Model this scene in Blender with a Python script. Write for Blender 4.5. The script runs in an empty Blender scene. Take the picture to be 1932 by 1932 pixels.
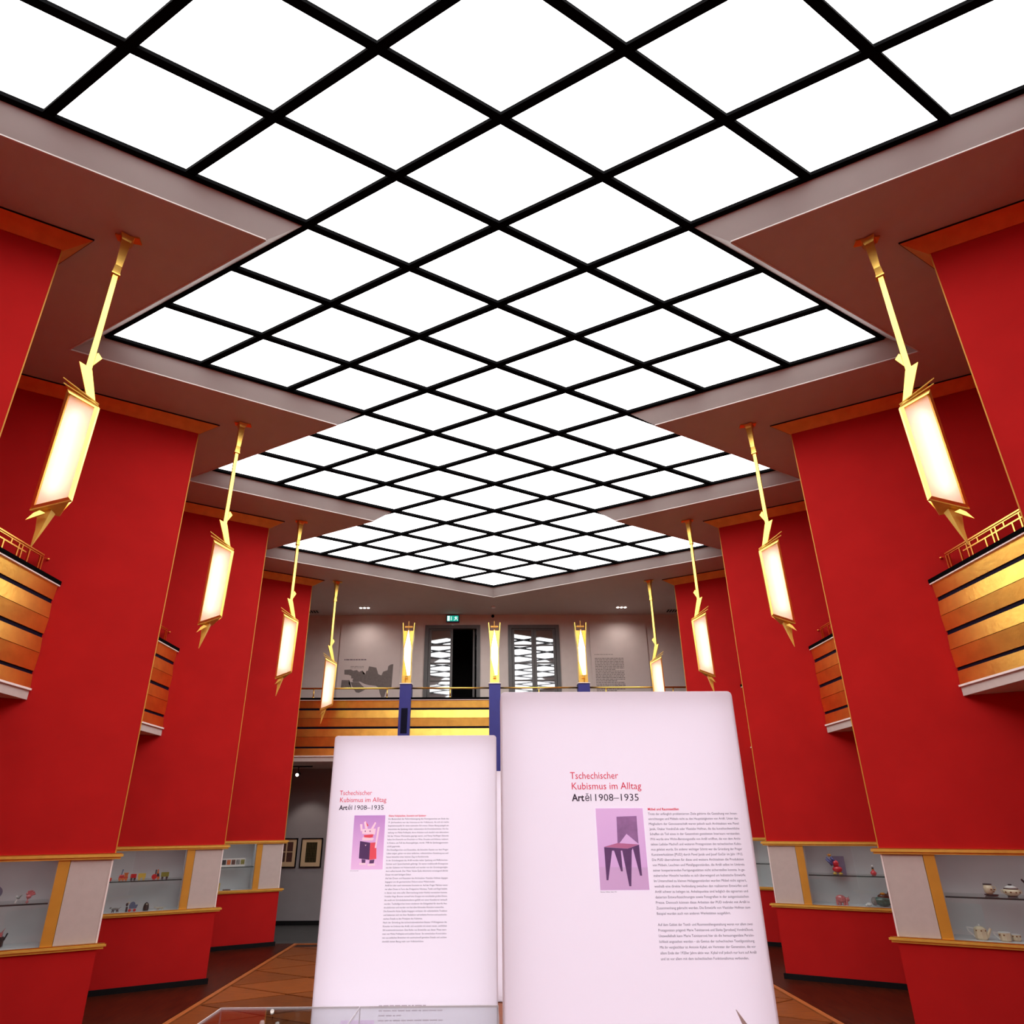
import bpy, bmesh, math, random
from mathutils import Vector, Matrix
random.seed(7)
SC = bpy.context.scene
COL = SC.collection

# ------------------------------------------------------------------ camera, world, exposure
S = 0.73                                   # metres per half diagonal of the ceiling lattice
F_PX, PITCH, YAW, ROLL = 1116.5, math.radians(20.064), math.radians(-0.636), math.radians(-0.355)
cam_d = bpy.data.cameras.new('camera'); cam = bpy.data.objects.new('camera', cam_d); COL.objects.link(cam)
cam_d.sensor_width = 36.0; cam_d.sensor_fit = 'HORIZONTAL'
cam_d.lens = F_PX / 1932 * 36.0
cam_d.shift_x = 31.3 / 1932; cam_d.shift_y = 181.6 / 1932
cam_d.clip_start = 0.05; cam_d.clip_end = 100
cy, sy, cp, sp, cr, sr = math.cos(YAW), math.sin(YAW), math.cos(PITCH), math.sin(PITCH), math.cos(ROLL), math.sin(ROLL)
Ry = Matrix(((cy, sy, 0), (-sy, cy, 0), (0, 0, 1)))
Bm = Matrix(((1, 0, 0), (0, 0, -1), (0, 1, 0)))
Rp = Matrix(((1, 0, 0), (0, cp, sp), (0, -sp, cp)))
Rr = Matrix(((cr, -sr, 0), (sr, cr, 0), (0, 0, 1)))
M = Rr @ Rp @ Bm @ Ry
rot = Matrix((M[0], -M[1], -M[2])).transposed()
cam.matrix_world = Matrix.Translation((-0.082, -2.509, 1.643)) @ rot.to_4x4()
SC.camera = cam

world = bpy.data.worlds.new('world'); SC.world = world; world.use_nodes = True
world.node_tree.nodes['Background'].inputs[0].default_value = (0.02, 0.02, 0.022, 1)
world.node_tree.nodes['Background'].inputs[1].default_value = 0.3
SC.view_settings.view_transform = 'Standard'; SC.view_settings.look = 'None'
SC.view_settings.exposure = 0.0; SC.view_settings.gamma = 1.0; SC.view_settings.use_curve_mapping = False
SC.cycles.use_denoising = True
SC.cycles.max_bounces = 8; SC.cycles.diffuse_bounces = 4; SC.cycles.glossy_bounces = 3
SC.cycles.transparent_max_bounces = 12; SC.cycles.sample_clamp_indirect = 6.0
PANE_L = 5.1          # radiance of the luminous ceiling panes
TUBE_L = 15.5         # tubes inside the pendant lamps
CASE_L = 2.7          # light strips hidden behind the upper ledges of the cases
BOX_L = 1.66           # back-light inside the display panels

# ------------------------------------------------------------------ materials
MATS = {}
def mat(name, col, rough=0.6, metal=0.0, var=0.0, vscale=6.0, bump=0.0, bscale=60.0, stretch=None,
        emit=None, es=0.0, spec=0.5, rnd=0.0, coat=0.0):
    if name in MATS: return MATS[name]
    m = bpy.data.materials.new(name); m.use_nodes = True; nt = m.node_tree; b = nt.nodes['Principled BSDF']
    c = (col[0], col[1], col[2], 1)
    b.inputs['Base Color'].default_value = c
    b.inputs['Roughness'].default_value = rough; b.inputs['Metallic'].default_value = metal
    b.inputs['Specular IOR Level'].default_value = spec
    if coat: b.inputs['Coat Weight'].default_value = coat; b.inputs['Coat Roughness'].default_value = 0.1
    if emit: b.inputs['Emission Color'].default_value = (*emit, 1); b.inputs['Emission Strength'].default_value = es
    tc = nt.nodes.new('ShaderNodeTexCoord'); mp = nt.nodes.new('ShaderNodeMapping')
    nt.links.new(tc.outputs['Object'], mp.inputs['Vector'])
    if stretch: mp.inputs['Scale'].default_value = stretch
    if var > 0:
        n = nt.nodes.new('ShaderNodeTexNoise'); n.inputs['Scale'].default_value = vscale; n.inputs['Detail'].default_value = 6
        nt.links.new(mp.outputs[0], n.inputs['Vector'])
        r = nt.nodes.new('ShaderNodeValToRGB')
        r.color_ramp.elements[0].position = 0.3; r.color_ramp.elements[1].position = 0.7
        r.color_ramp.elements[0].color = (*[max(0, v * (1 - var)) for v in col], 1)
        r.color_ramp.elements[1].color = (*[min(1, v * (1 + var)) for v in col], 1)
        nt.links.new(n.outputs['Fac'], r.inputs['Fac']); out = r.outputs['Color']
        if rnd > 0:
            oi = nt.nodes.new('ShaderNodeObjectInfo'); hv = nt.nodes.new('ShaderNodeHueSaturation')
            mr = nt.nodes.new('ShaderNodeMapRange'); mr.inputs['To Min'].default_value = 1 - rnd; mr.inputs['To Max'].default_value = 1 + rnd
            nt.links.new(oi.outputs['Random'], mr.inputs['Value']); nt.links.new(mr.outputs[0], hv.inputs['Value'])
            nt.links.new(out, hv.inputs['Color']); out = hv.outputs['Color']
        nt.links.new(out, b.inputs['Base Color'])
    if bump > 0:
        n2 = nt.nodes.new('ShaderNodeTexNoise'); n2.inputs['Scale'].default_value = bscale; n2.inputs['Detail'].default_value = 4
        nt.links.new(mp.outputs[0], n2.inputs['Vector'])
        bp = nt.nodes.new('ShaderNodeBump'); bp.inputs['Strength'].default_value = bump; bp.inputs['Distance'].default_value = 0.01
        nt.links.new(n2.outputs['Fac'], bp.inputs['Height']); nt.links.new(bp.outputs[0], b.inputs['Normal'])
    MATS[name] = m; return m
def emat(name, col, s):
    if name in MATS: return MATS[name]
    m = bpy.data.materials.new(name); m.use_nodes = True; nt = m.node_tree; nt.nodes.clear()
    e = nt.nodes.new('ShaderNodeEmission'); o = nt.nodes.new('ShaderNodeOutputMaterial')
    e.inputs[0].default_value = (*col, 1); e.inputs[1].default_value = s
    nt.links.new(e.outputs[0], o.inputs[0]); MATS[name] = m; return m
def glassmat(name, tint=(0.93, 0.97, 0.96), refl=1.0, rough=0.0):
    if name in MATS: return MATS[name]
    m = bpy.data.materials.new(name); m.use_nodes = True; nt = m.node_tree; nt.nodes.clear()
    t = nt.nodes.new('ShaderNodeBsdfTransparent'); g = nt.nodes.new('ShaderNodeBsdfGlossy'); mx = nt.nodes.new('ShaderNodeMixShader')
    fr = nt.nodes.new('ShaderNodeFresnel'); ge = nt.nodes.new('ShaderNodeNewGeometry'); mi = nt.nodes.new('ShaderNodeMapRange'); mi.inputs['To Min'].default_value = 1.5; mi.inputs['To Max'].default_value = 1 / 1.5; nt.links.new(ge.outputs['Backfacing'], mi.inputs['Value']); nt.links.new(mi.outputs[0], fr.inputs[0]); o = nt.nodes.new('ShaderNodeOutputMaterial')
    ml = nt.nodes.new('ShaderNodeMath'); ml.operation = 'MULTIPLY'; ml.inputs[1].default_value = refl; ml.use_clamp = True
    t.inputs[0].default_value = (*tint, 1); g.inputs['Roughness'].default_value = rough
    nt.links.new(fr.outputs[0], ml.inputs[0]); nt.links.new(ml.outputs[0], mx.inputs[0])
    nt.links.new(t.outputs[0], mx.inputs[1]); nt.links.new(g.outputs[0], mx.inputs[2]); nt.links.new(mx.outputs[0], o.inputs[0])
    MATS[name] = m; return m
def translucent(name, col, diff=0.35):
    m = bpy.data.materials.new(name); m.use_nodes = True; nt = m.node_tree; nt.nodes.clear()
    t = nt.nodes.new('ShaderNodeBsdfTranslucent'); d = nt.nodes.new('ShaderNodeBsdfDiffuse'); mx = nt.nodes.new('ShaderNodeMixShader')
    o = nt.nodes.new('ShaderNodeOutputMaterial'); mx.inputs[0].default_value = diff
    t.inputs[0].default_value = (*col, 1); d.inputs[0].default_value = (*col, 1)
    nt.links.new(t.outputs[0], mx.inputs[1]); nt.links.new(d.outputs[0], mx.inputs[2]); nt.links.new(mx.outputs[0], o.inputs[0])
    MATS[name] = m; return m

RED = mat('red_wall_paint', (0.47, 0.0130, 0.0130), 0.8, var=0.05, vscale=3, bump=0.05, bscale=180, spec=0.08)
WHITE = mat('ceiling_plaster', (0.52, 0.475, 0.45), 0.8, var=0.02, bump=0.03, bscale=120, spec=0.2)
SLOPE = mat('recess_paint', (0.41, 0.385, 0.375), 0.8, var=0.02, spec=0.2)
CLIP = mat('ceiling_lip', (0.60, 0.56, 0.54), 0.5, var=0.02)
LIP = mat('bright_lip', (0.85, 0.8, 0.78), 0.5)
BLACK = mat('black_lattice', (0.0025, 0.0025, 0.003), 0.9, var=0.1, spec=0.02)
PANE = emat('luminous_pane', (1.0, 0.975, 0.955), PANE_L)
GOLD = mat('gold_leaf_slat', (0.95, 0.57, 0.12), 0.33, 1.0, var=0.12, vscale=7, bump=0.12, bscale=25)
BRASS = mat('polished_brass', (0.88, 0.56, 0.125), 0.28, 1.0, var=0.05, vscale=10, bump=0.03, bscale=30)
GILT = mat('gilt_moulding', (0.84, 0.55, 0.10), 0.36, 0.42, var=0.08, vscale=14)
ORANGE_WOOD = mat('cornice_gilt', (0.80, 0.36, 0.085), 0.5, 0.75, var=0.08, vscale=9)
OCHRE = mat('ochre_mullion', (0.62, 0.30, 0.035), 0.5, 0.25, var=0.06)
NAVY = mat('navy_strip', (0.004, 0.004, 0.018), 0.6, var=0.05, spec=0.1)
BLUE = mat('ultramarine_post', (0.022, 0.024, 0.21), 0.6, var=0.05, bump=0.03)
CREAM = mat('cream_panel', (0.53, 0.475, 0.45), 0.6, var=0.03, vscale=20, bump=0.04, bscale=150)
CASE_IN = mat('case_lining', (0.60, 0.60, 0.61), 0.7, var=0.03)
DARK = mat('dark_skirting', (0.006, 0.006, 0.007), 0.6, var=0.1, spec=0.15)
WALLG = mat('gallery_wall', (0.66, 0.60, 0.56), 0.8, var=0.03, bump=0.03, bscale=150)
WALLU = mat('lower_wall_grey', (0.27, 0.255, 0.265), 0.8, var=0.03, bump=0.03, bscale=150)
BOARD = mat('wall_board', (0.66, 0.59, 0.56), 0.75, var=0.02)
DOORG = mat('door_grey', (0.10, 0.10, 0.10), 0.5, var=0.06)
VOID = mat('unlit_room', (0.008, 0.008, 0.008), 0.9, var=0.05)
MIRROR = mat('dark_glazing', (0.42, 0.43, 0.45), 0.03, 1.0, var=0.01)
GLASS = glassmat('case_glass', (0.95, 0.98, 0.98), 1.0)
GLASSV = glassmat('vitrine_glass', (0.93, 0.95, 0.95), 1.0)
SHELF = mat('shelf_glass_edge', (0.02, 0.05, 0.05), 0.15, var=0.05)
WOOD = mat('parquet_wood', (0.185, 0.047, 0.0075), 0.42, spec=0.3, var=0.38, vscale=4, stretch=(1.4, 20, 1), bump=0.03, bscale=30, rnd=0.25)
WOODB = mat('parquet_border', (0.36, 0.10, 0.022), 0.45, var=0.25, vscale=6, stretch=(14, 1, 1))
AISLE = mat('aisle_plank', (0.040, 0.0065, 0.002), 0.38, var=0.7, vscale=4, stretch=(14, 0.8, 1), spec=0.2)
JOINT = mat('dark_joint', (0.02, 0.006, 0.003), 0.6, var=0.1)
GREYF = mat('grey_floor', (0.05, 0.05, 0.05), 0.5, var=0.15)
PANEL = translucent('panel_sheet', (0.93, 0.90, 0.95), 0.36)
PANELF = mat('panel_frame', (0.62, 0.58, 0.56), 0.4, 0.2, var=0.03)
BOXL = emat('panel_backlight', (1.0, 0.93, 0.985), BOX_L)
LAMPGLASS = translucent('lamp_glass', (0.95, 0.91, 0.97), 0.3)
TUBE = emat('lamp_tube', (1.0, 0.95, 0.97), TUBE_L)
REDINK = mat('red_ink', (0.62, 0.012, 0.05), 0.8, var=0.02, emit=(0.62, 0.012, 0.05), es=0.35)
BLACKINK = mat('black_ink', (0.035, 0.018, 0.045), 0.8, var=0.02)
STEEL = mat('grey_steel', (0.62, 0.56, 0.55), 0.45, 0.2, var=0.05)

# ------------------------------------------------------------------ mesh helpers
def hexa(bm, p):
    v = [bm.verts.new(q) for q in p]
    for f in ((0, 3, 2, 1), (4, 5, 6, 7), (0, 1, 5, 4), (1, 2, 6, 5), (2, 3, 7, 6), (3, 0, 4, 7)): bm.faces.new([v[i] for i in f])
def box(bm, x0, x1, y0, y1, z0, z1):
    hexa(bm, [(x0, y0, z0), (x1, y0, z0), (x1, y1, z0), (x0, y1, z0), (x0, y0, z1), (x1, y0, z1), (x1, y1, z1), (x0, y1, z1)])
def loft(bm, a, b):
    va = [bm.verts.new(p) for p in a]; vb = [bm.verts.new(p) for p in b]; n = len(a)
    bm.faces.new(va[::-1]); bm.faces.new(vb)
    for i in range(n): bm.faces.new((va[i], va[(i + 1) % n], vb[(i + 1) % n], vb[i]))
def prism(bm, poly, z0, z1): loft(bm, [(x, y, z0) for x, y in poly], [(x, y, z1) for x, y in poly])
def plate(bm, poly, y0, y1): loft(bm, [(x, y0, z) for x, z in poly], [(x, y1, z) for x, z in poly])
def flat(bm, poly, y): bm.faces.new([bm.verts.new((x, y, z)) for x, z in poly])
def bar(bm, a, b, w, h=None, up=(0, 0, 1)):
    a, b = Vector(a), Vector(b); d = (b - a).normalized(); u = Vector(up)
    if abs(d.dot(u)) > 0.95: u = Vector((0, 1, 0))
    s = d.cross(u).normalized(); u = s.cross(d).normalized(); h = h or w
    c = [s * (-w / 2) + u * (-h / 2), s * (w / 2) + u * (-h / 2), s * (w / 2) + u * (h / 2), s * (-w / 2) + u * (h / 2)]
    loft(bm, [a + q for q in c], [b + q for q in c])
def tube(bm, a, b, r0, r1=None, n=12):
    a, b = Vector(a), Vector(b); d = (b - a).normalized(); r1 = r0 if r1 is None else r1
    u = Vector((0, 0, 1)) if abs(d.z) < 0.9 else Vector((1, 0, 0)); s = d.cross(u).normalized(); u = s.cross(d)
    ring = lambda c, r: [c + (s * math.cos(t) + u * math.sin(t)) * r for t in [2 * math.pi * i / n for i in range(n)]]
    loft(bm, ring(a, r0), ring(b, r1))
def path(bm, pts, r, n=8):
    for i in range(len(pts) - 1): tube(bm, pts[i], pts[i + 1], r, r, n)
def lathe(bm, prof, n=16, c=(0, 0, 0), sx=1, sy=1):
    rings = []
    for r, z in prof:
        rings.append([bm.verts.new((c[0] + sx * r * math.cos(2 * math.pi * i / n), c[1] + sy * r * math.sin(2 * math.pi * i / n), c[2] + z)) for i in range(n)])
    for a, b in zip(rings, rings[1:]):
        for i in range(n): bm.faces.new((a[i], a[(i + 1) % n], b[(i + 1) % n], b[i]))
    bm.faces.new(rings[0][::-1]); bm.faces.new(rings[-1])
def ball(bm, c, rx, ry=None, rz=None, n=12):
    ry = ry or rx; rz = rz or rx
    prof = [(max(0.02, math.sin(math.pi * i / 8)), -math.cos(math.pi * i / 8)) for i in range(9)]
    rings = [[bm.verts.new((c[0] + rx * r * math.cos(2 * math.pi * i / n), c[1] + ry * r * math.sin(2 * math.pi * i / n), c[2] + rz * z)) for i in range(n)] for r, z in prof]
    for a, b in zip(rings, rings[1:]):
        for i in range(n): bm.faces.new((a[i], a[(i + 1) % n], b[(i + 1) % n], b[i]))
    bm.faces.new(rings[0][::-1]); bm.faces.new(rings[-1])
def BM(): return bmesh.new()
def obj(name, bm, m, parent=None, smooth=False, recalc=True):
    me = bpy.data.meshes.new(name)
    if recalc: bmesh.ops.recalc_face_normals(bm, faces=bm.faces)
    bm.to_mesh(me); bm.free()
    for x in (m if isinstance(m, (list, tuple)) else [m]): me.materials.append(x)
    if smooth:
        for p in me.polygons: p.use_smooth = True
    o = bpy.data.objects.new(name, me); COL.objects.link(o)
    if parent: o.parent = parent
    return o
def tag(o, label=None, cat=None, group=None, kind=None):
    if label: o['label'] = label
    if cat: o['category'] = cat
    if group: o['group'] = group
    if kind: o['kind'] = kind
    return o
def thing(name, label, cat, loc=(0, 0, 0), group=None, rz=0.0):
    o = bpy.data.objects.new(name, None); COL.objects.link(o); o.location = loc; o.rotation_euler = (0, 0, rz)
    o.empty_display_size = 0.1
    return tag(o, label, cat, group)
def dup(root, loc, label):
    r = root.copy(); COL.objects.link(r); r.location = loc; r['label'] = label
    for ch in root.children:
        c = ch.copy(); COL.objects.link(c); c.parent = r
        for g in ch.children:
            d = g.copy(); COL.objects.link(d); d.parent = c
    return r
def struct(name, bm, m, parent=None):
    o = obj(name, bm, m, parent)
    if not parent: o['kind'] = 'structure'
    return o

# ------------------------------------------------------------------ measures of the hall
XT = 3.240; ZS = 5.771; ZG = 5.942; UB = 4.022; XO = 7.438 * S
YB = 12.6 * S; YE = 10.75 * S; K_IN = -9.0; YF = -10.5 * S
def bound(k, inner, outer, tip):
    """half width of the ceiling opening at k; teeth every 3 units, pointed at both ends"""
    lo, hi = -6.5, 8.5
    if k >= hi: return max(0.0, outer - 2 * (k - hi))
    if k <= lo: return max(0.0, outer - 2 * (lo - k))
    ph = (k - 2.5) % 3.0; ph = min(ph, 3.0 - ph)
    return outer - 2 * ph
breaks = [-9.0] + [x * 1.5 - 6.5 for x in range(11)] + [11.0]
def outline(inner, outer, ext):
    ks = [-9.0 - ext] + [x * 1.5 - 6.5 for x in range(11)] + [11.0 + ext]
    return [(bound(k, inner, outer, 0) if 0 < i < len(ks) - 1 else 0.0, k) for i, k in enumerate(ks)]
OG = outline(2, 5, 0.0); OS = outline(2.4, 5.4, 0.2)

# ------------------------------------------------------------------ floor
bm = BM(); box(bm, -5.6, 5.6, YF, 10.24 * S, -0.12, -0.012); floor = struct('floor', bm, JOINT)
for s in (-1, 1):
    bm = BM(); xs = sorted((s * 4.11 * S, s * 5.6)); box(bm, xs[0], xs[1], YF, 10.24 * S, -0.012, 0.0)
    obj('aisle_planking', bm, AISLE, floor)
    bm = BM(); xs = sorted((s * 4.02 * S, s * 4.095 * S)); box(bm, xs[0], xs[1], YF, 10.24 * S, -0.012, 0.001)
    obj('border_strip', bm, WOODB, floor)
bm = BM(); box(bm, -4.02 * S, 4.02 * S, 10.19 * S, 10.235 * S, -0.012, 0.001); obj('border_strip', bm, WOODB, floor)
def rhomb(bm, pts, g, z0, z1):
    c = Vector((sum(p[0] for p in pts) / len(pts), sum(p[1] for p in pts) / len(pts)))
    q = []
    for p in pts:
        v = Vector(p) - c; q.append(c + v * (1 - g / v.length))
    prism(bm, [(a.x, a.y) for a in q], z0, z1)
G = 0.016; KO = -0.13
bm = BM(); rhomb(bm, [(S, 0), (0, S / 2), (-S, 0), (0, -S / 2)], G, -0.011, 0.0)
tile0 = obj('parquet_tile', bm, WOOD, floor); tile_mesh = tile0.data
bmL = BM(); rhomb(bmL, [(S, 0), (0, S / 2), (0, -S / 2)], G, -0.011, 0.0); tl = obj('parquet_tile', bmL, WOOD, floor); half_r = tl.data
bmL = BM(); rhomb(bmL, [(-S, 0), (0, -S / 2), (0, S / 2)], G, -0.011, 0.0); tr = obj('parquet_tile', bmL, WOOD, floor); half_l = tr.data
bmL = BM(); rhomb(bmL, [(S, 0), (-S, 0), (0, -S / 2)], G, -0.011, 0.0); tt = obj('parquet_tile', bmL, WOOD, floor); half_b = tt.data
first = {tile_mesh: tile0, half_r: tl, half_l: tr, half_b: tt}
for u in range(-4, 5):
    for k2 in range(-10, 22):
        k = k2 / 2
        if (u + k2) % 2 == 0: continue
        if k + KO > 10.2: continue
        me = tile_mesh
        if u == -4: me = half_r
        if u == 4: me = half_l
        if k + KO + 0.5 > 10.22:
            if abs(u) == 4: continue
            me = half_b
        if me in first: o = first.pop(me)
        else:
            o = bpy.data.objects.new('parquet_tile', me); COL.objects.link(o); o.parent = floor
        o.location = (u * S, (k + KO) * S, 0)
bm = BM(); box(bm, -5.6, 5.6, 10.24 * S, YB, -0.12, -0.002); struct('floor_rear', bm, GREYF)

# ------------------------------------------------------------------ ceiling: soffit, sloped surround, bright lip, luminous lattice
bm = BM()
ks = [-10.5] + [k for _, k in OS] + [12.6]
XW = 7.7 * S
for s in (-1, 1):
    for (b0, k0), (b1, k1) in zip(OS, OS[1:]):
        a = [(s * b0 * S, k0 * S, ZS), (s * b1 * S, k1 * S, ZS), (s * XW, k1 * S, ZS), (s * XW, k0 * S, ZS)]
        bm.faces.new([bm.verts.new(p) for p in (a if s > 0 else a[::-1])])
for k0, k1 in ((-10.5, OS[0][1]), (OS[-1][1], 12.6)):
    bm.faces.new([bm.verts.new(p) for p in ((-XW, k0 * S, ZS), (-XW, k1 * S, ZS), (XW, k1 * S, ZS), (XW, k0 * S, ZS))])
ceiling = obj('ceiling', bm, WHITE, recalc=False); ceiling['kind'] = 'structure'
for s in (-1, 1):
    for i in range(len(OS) - 1):
        (b0, k0), (b1, k1) = OS[i], OS[i + 1]; (g0, h0), (g1, h1) = OG[i], OG[i + 1]
        bm = BM()
        P = [Vector((s * b0 * S, k0 * S, ZS)), Vector((s * b1 * S, k1 * S, ZS)), Vector((s * g1 * S, h1 * S, ZG)), Vector((s * g0 * S, h0 * S, ZG))]
        nrm = (P[1] - P[0]).cross(P[3] - P[0]).normalized()
        if nrm.z < 0: nrm = -nrm
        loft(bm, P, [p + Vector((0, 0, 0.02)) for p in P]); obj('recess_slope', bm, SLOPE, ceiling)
        bm = BM(); d = (P[1] - P[0]).normalized()
        bar(bm, P[0] + Vector((0, 0, 0.004)), P[1] + Vector((0, 0, 0.004)), 0.011, 0.016); obj('lip', bm, CLIP, ceiling)

lum = thing('luminous_ceiling', 'large white luminous ceiling of diamond panes in a black lattice', 'ceiling light', (0, 0, ZG))
cells = set()
for k2 in range(-20, 24):
    for u in range(-5, 6):
        if (u + k2) % 2 == 0: continue
        k = k2 / 2
        if -9 < k < 11 and abs(u) <= bound(k, 2, 5, 0) - 0.9: cells.add((u, k2))
bm = BM(); rhomb(bm, [(S, 0), (0, S / 2), (-S, 0), (0, -S / 2)], 0.02, 0.012, 0.030)
pane_me = None
for u, k2 in sorted(cells):
    if pane_me is None:
        o = obj('pane', bm, PANE, lum); pane_me = o.data
    else:
        o = bpy.data.objects.new('pane', pane_me); COL.objects.link(o); o.parent = lum
    o.location = (u * S, k2 / 2 * S, 0)
# lattice bars: walk both diagonal families, join runs that border a pane
def seg_used(u, k2, fam):       # segment from node (u,k2) to (u+1,k2+fam)
    return (u, k2 + fam) in cells or (u + 1, k2) in cells
for fam in (1, -1):
    for c in range(-30, 34):    # k2 - fam*u = 2c
        run = None
        for u in range(-7, 8):
            used = u < 7 and seg_used(u, 2 * c + fam * u, fam)
            if used and run is None: run = u
            if not used and run is not None:
                a = Vector((run * S, (2 * c + fam * run) / 2 * S, 0)); b = Vector((u * S, (2 * c + fam * u) / 2 * S, 0))
                bm = BM(); bar(bm, a, b, 0.050, 0.045); o = obj('lattice_bar', bm, BLACK, lum); o.location = (0, 0, 0.002 if fam > 0 else 0.004)
                run = None

# ------------------------------------------------------------------ walls that close the hall
for s, n in ((-1, 'left'), (1, 'right')):
    bm = BM()
    pts = []
    for k in (-8, -5, -2):
        pts += [(XO, k - 1.5), (XT / 1.0, k)]
    pts.append((XO, -0.5)); pts = [(x, k * S) for x, k in pts]
    for (x0, y0), (x1, y1) in zip(pts, pts[1:]):
        bm.faces.new([bm.verts.new((s * x, y, z)) for x, y, z in ((x0, y0, 0), (x1, y1, 0), (x1, y1, ZS), (x0, y0, ZS))])
    struct('wall_' + n, bm, RED)
    bm = BM(); xs = sorted((s * XO, s * (XO + 0.08))); box(bm, xs[0], xs[1], 11.5 * S, YB, 0, ZS); struct('wall_%s_gallery' % n, bm, WALLG)
bm = BM(); box(bm, -XW, XW, YF - 0.1, YF, 0, ZS); struct('wall_front', bm, RED)
ZGF = 2.741
# rear wall: lower part grey, upper part with two door openings
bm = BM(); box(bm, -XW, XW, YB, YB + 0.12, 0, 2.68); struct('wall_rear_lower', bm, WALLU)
DL = (-1.37, -0.31, 5.50); DR = (0.345, 1.325, 5.50)
bm = BM()
for x0, x1, z0, z1 in ((-XW, DL[0], 2.68, ZS), (DL[1], DR[0], 2.68, ZS), (DR[1], XW, 2.68, ZS), (DL[0], DL[1], DL[2], ZS), (DR[0], DR[1], DR[2], ZS)):
    box(bm, x0, x1, YB, YB + 0.12, z0, z1)
struct('wall_rear', bm, WALLG)
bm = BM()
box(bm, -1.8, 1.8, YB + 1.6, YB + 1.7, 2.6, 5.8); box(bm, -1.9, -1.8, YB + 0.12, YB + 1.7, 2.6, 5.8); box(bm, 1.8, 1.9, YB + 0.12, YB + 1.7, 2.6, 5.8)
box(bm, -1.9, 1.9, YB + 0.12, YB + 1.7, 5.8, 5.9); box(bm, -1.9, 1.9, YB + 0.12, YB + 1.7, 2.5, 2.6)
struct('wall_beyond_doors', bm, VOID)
bm = BM(); box(bm, -XO, XO, YB - 0.02, YB - 0.001, 0.0, 0.07); struct('baseboard_rear', bm, DARK)
bm = BM(); box(bm, -XO, XO, YE + 0.05, YB - 0.001, 2.665, ZGF); struct('floor_gallery', bm, WALLG)

# ------------------------------------------------------------------ pillars
L_FACE = 3 * S * math.hypot(1, 0.5)
DN = Vector((0.8944, -0.4472)); NN = Vector((0.4472, 0.8944))
def st(s, t): v = DN * s + NN * t; return (v.x, v.y)
WEDGE = [(0, 0), (3 * S - 0.004, -1.5 * S + 0.002), (3 * S - 0.004, 1.5 * S - 0.002)]
Z_L0, Z_L1, Z_U0, Z_U1 = 0.722, 0.766, 1.388, 1.436
def mir(poly, sd): return [(sd * x, y) for x, y in poly]
def off_wedge(d, cut=0.0):
    return [(-d * 2.236, 0), (3 * S - cut, -(3 * S - cut + d * 2.236) / 2), (3 * S - cut, (3 * S - cut + d * 2.236) / 2)]
def make_pillar(sd, label, solid, loc):
    t = thing('pillar', label, 'pillar', loc, 'red wedge pillars along the hall')
    bm = BM(); prism(bm, mir(WEDGE, sd), 0, Z_U1 if solid else Z_L0); obj('lower_shaft', bm, RED, t)
    bm = BM(); prism(bm, mir(WEDGE, sd), Z_U1 - (0.02 if not solid else 0), ZS - 0.01)
    if not solid:
        prism(bm, mir([st(0.33, 0.42), st(L_FACE - 0.45, 0.42), (3 * S - 0.05, 1.5 * S - 0.03)], sd), Z_L0 + 0.001, Z_U1 - 0.021)
    obj('upper_shaft', bm, RED, t)
    bm = BM(); loft(bm, [(sd * x, y, ZS - 0.115) for x, y in off_wedge(0.006, 0.12)], [(sd * x, y, ZS - 0.014) for x, y in off_wedge(0.092, 0.12)])
    obj('cornice', bm, ORANGE_WOOD, t)
    bm = BM(); prism(bm, mir(off_wedge(0.095, 0.118), sd), ZS - 0.0135, ZS - 0.001); obj('painted_shadow_line', bm, DARK, t)  # solid dark strip painted in for the shadow line between cornice and ceiling
    bm = BM(); prism(bm, mir([(-0.0035, 0), (0.003, -0.0034), (0.007, 0), (0.003, 0.0034)], sd), Z_U1, ZS - 0.115); obj('corner_trim', bm, OCHRE, t)
    bm = BM(); prism(bm, mir(off_wedge(0.012, 0.1), sd), 0, 0.055); obj('skirting', bm, DARK, t)
    return t
PIL = {}
ords = {1: 'nearest', 4: 'second', 7: 'third', 10: 'farthest'}
plab = {(-1, 1): 'nearest red wedge pillar on the left, cut off by the photo edge', (-1, 4): 'second red wedge pillar on the left, behind the nearest left pendant lamp',
        (-1, 7): 'third red wedge pillar on the left, above the toy vehicles case', (-1, 10): 'farthest red wedge pillar on the left, beside the dark framed pictures',
        (1, 1): 'nearest red wedge pillar on the right, cut off by the photo edge', (1, 4): 'second red wedge pillar on the right, above the teapot case',
        (1, 7): 'third red wedge pillar on the right, above the coloured glass figures', (1, 10): 'farthest red wedge pillar on the right, behind the tall text panel'}
for sd in (-1, 1):
    base = make_pillar(sd, plab[(sd, 4)], False, (sd * XT, 4 * S, 0))
    make_pillar(sd, plab[(sd, 1)], True, (sd * XT, 1 * S, 0))
    for k in (7, 10): dup(base, (sd * XT, k * S, 0), plab[(sd, k)])

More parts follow.
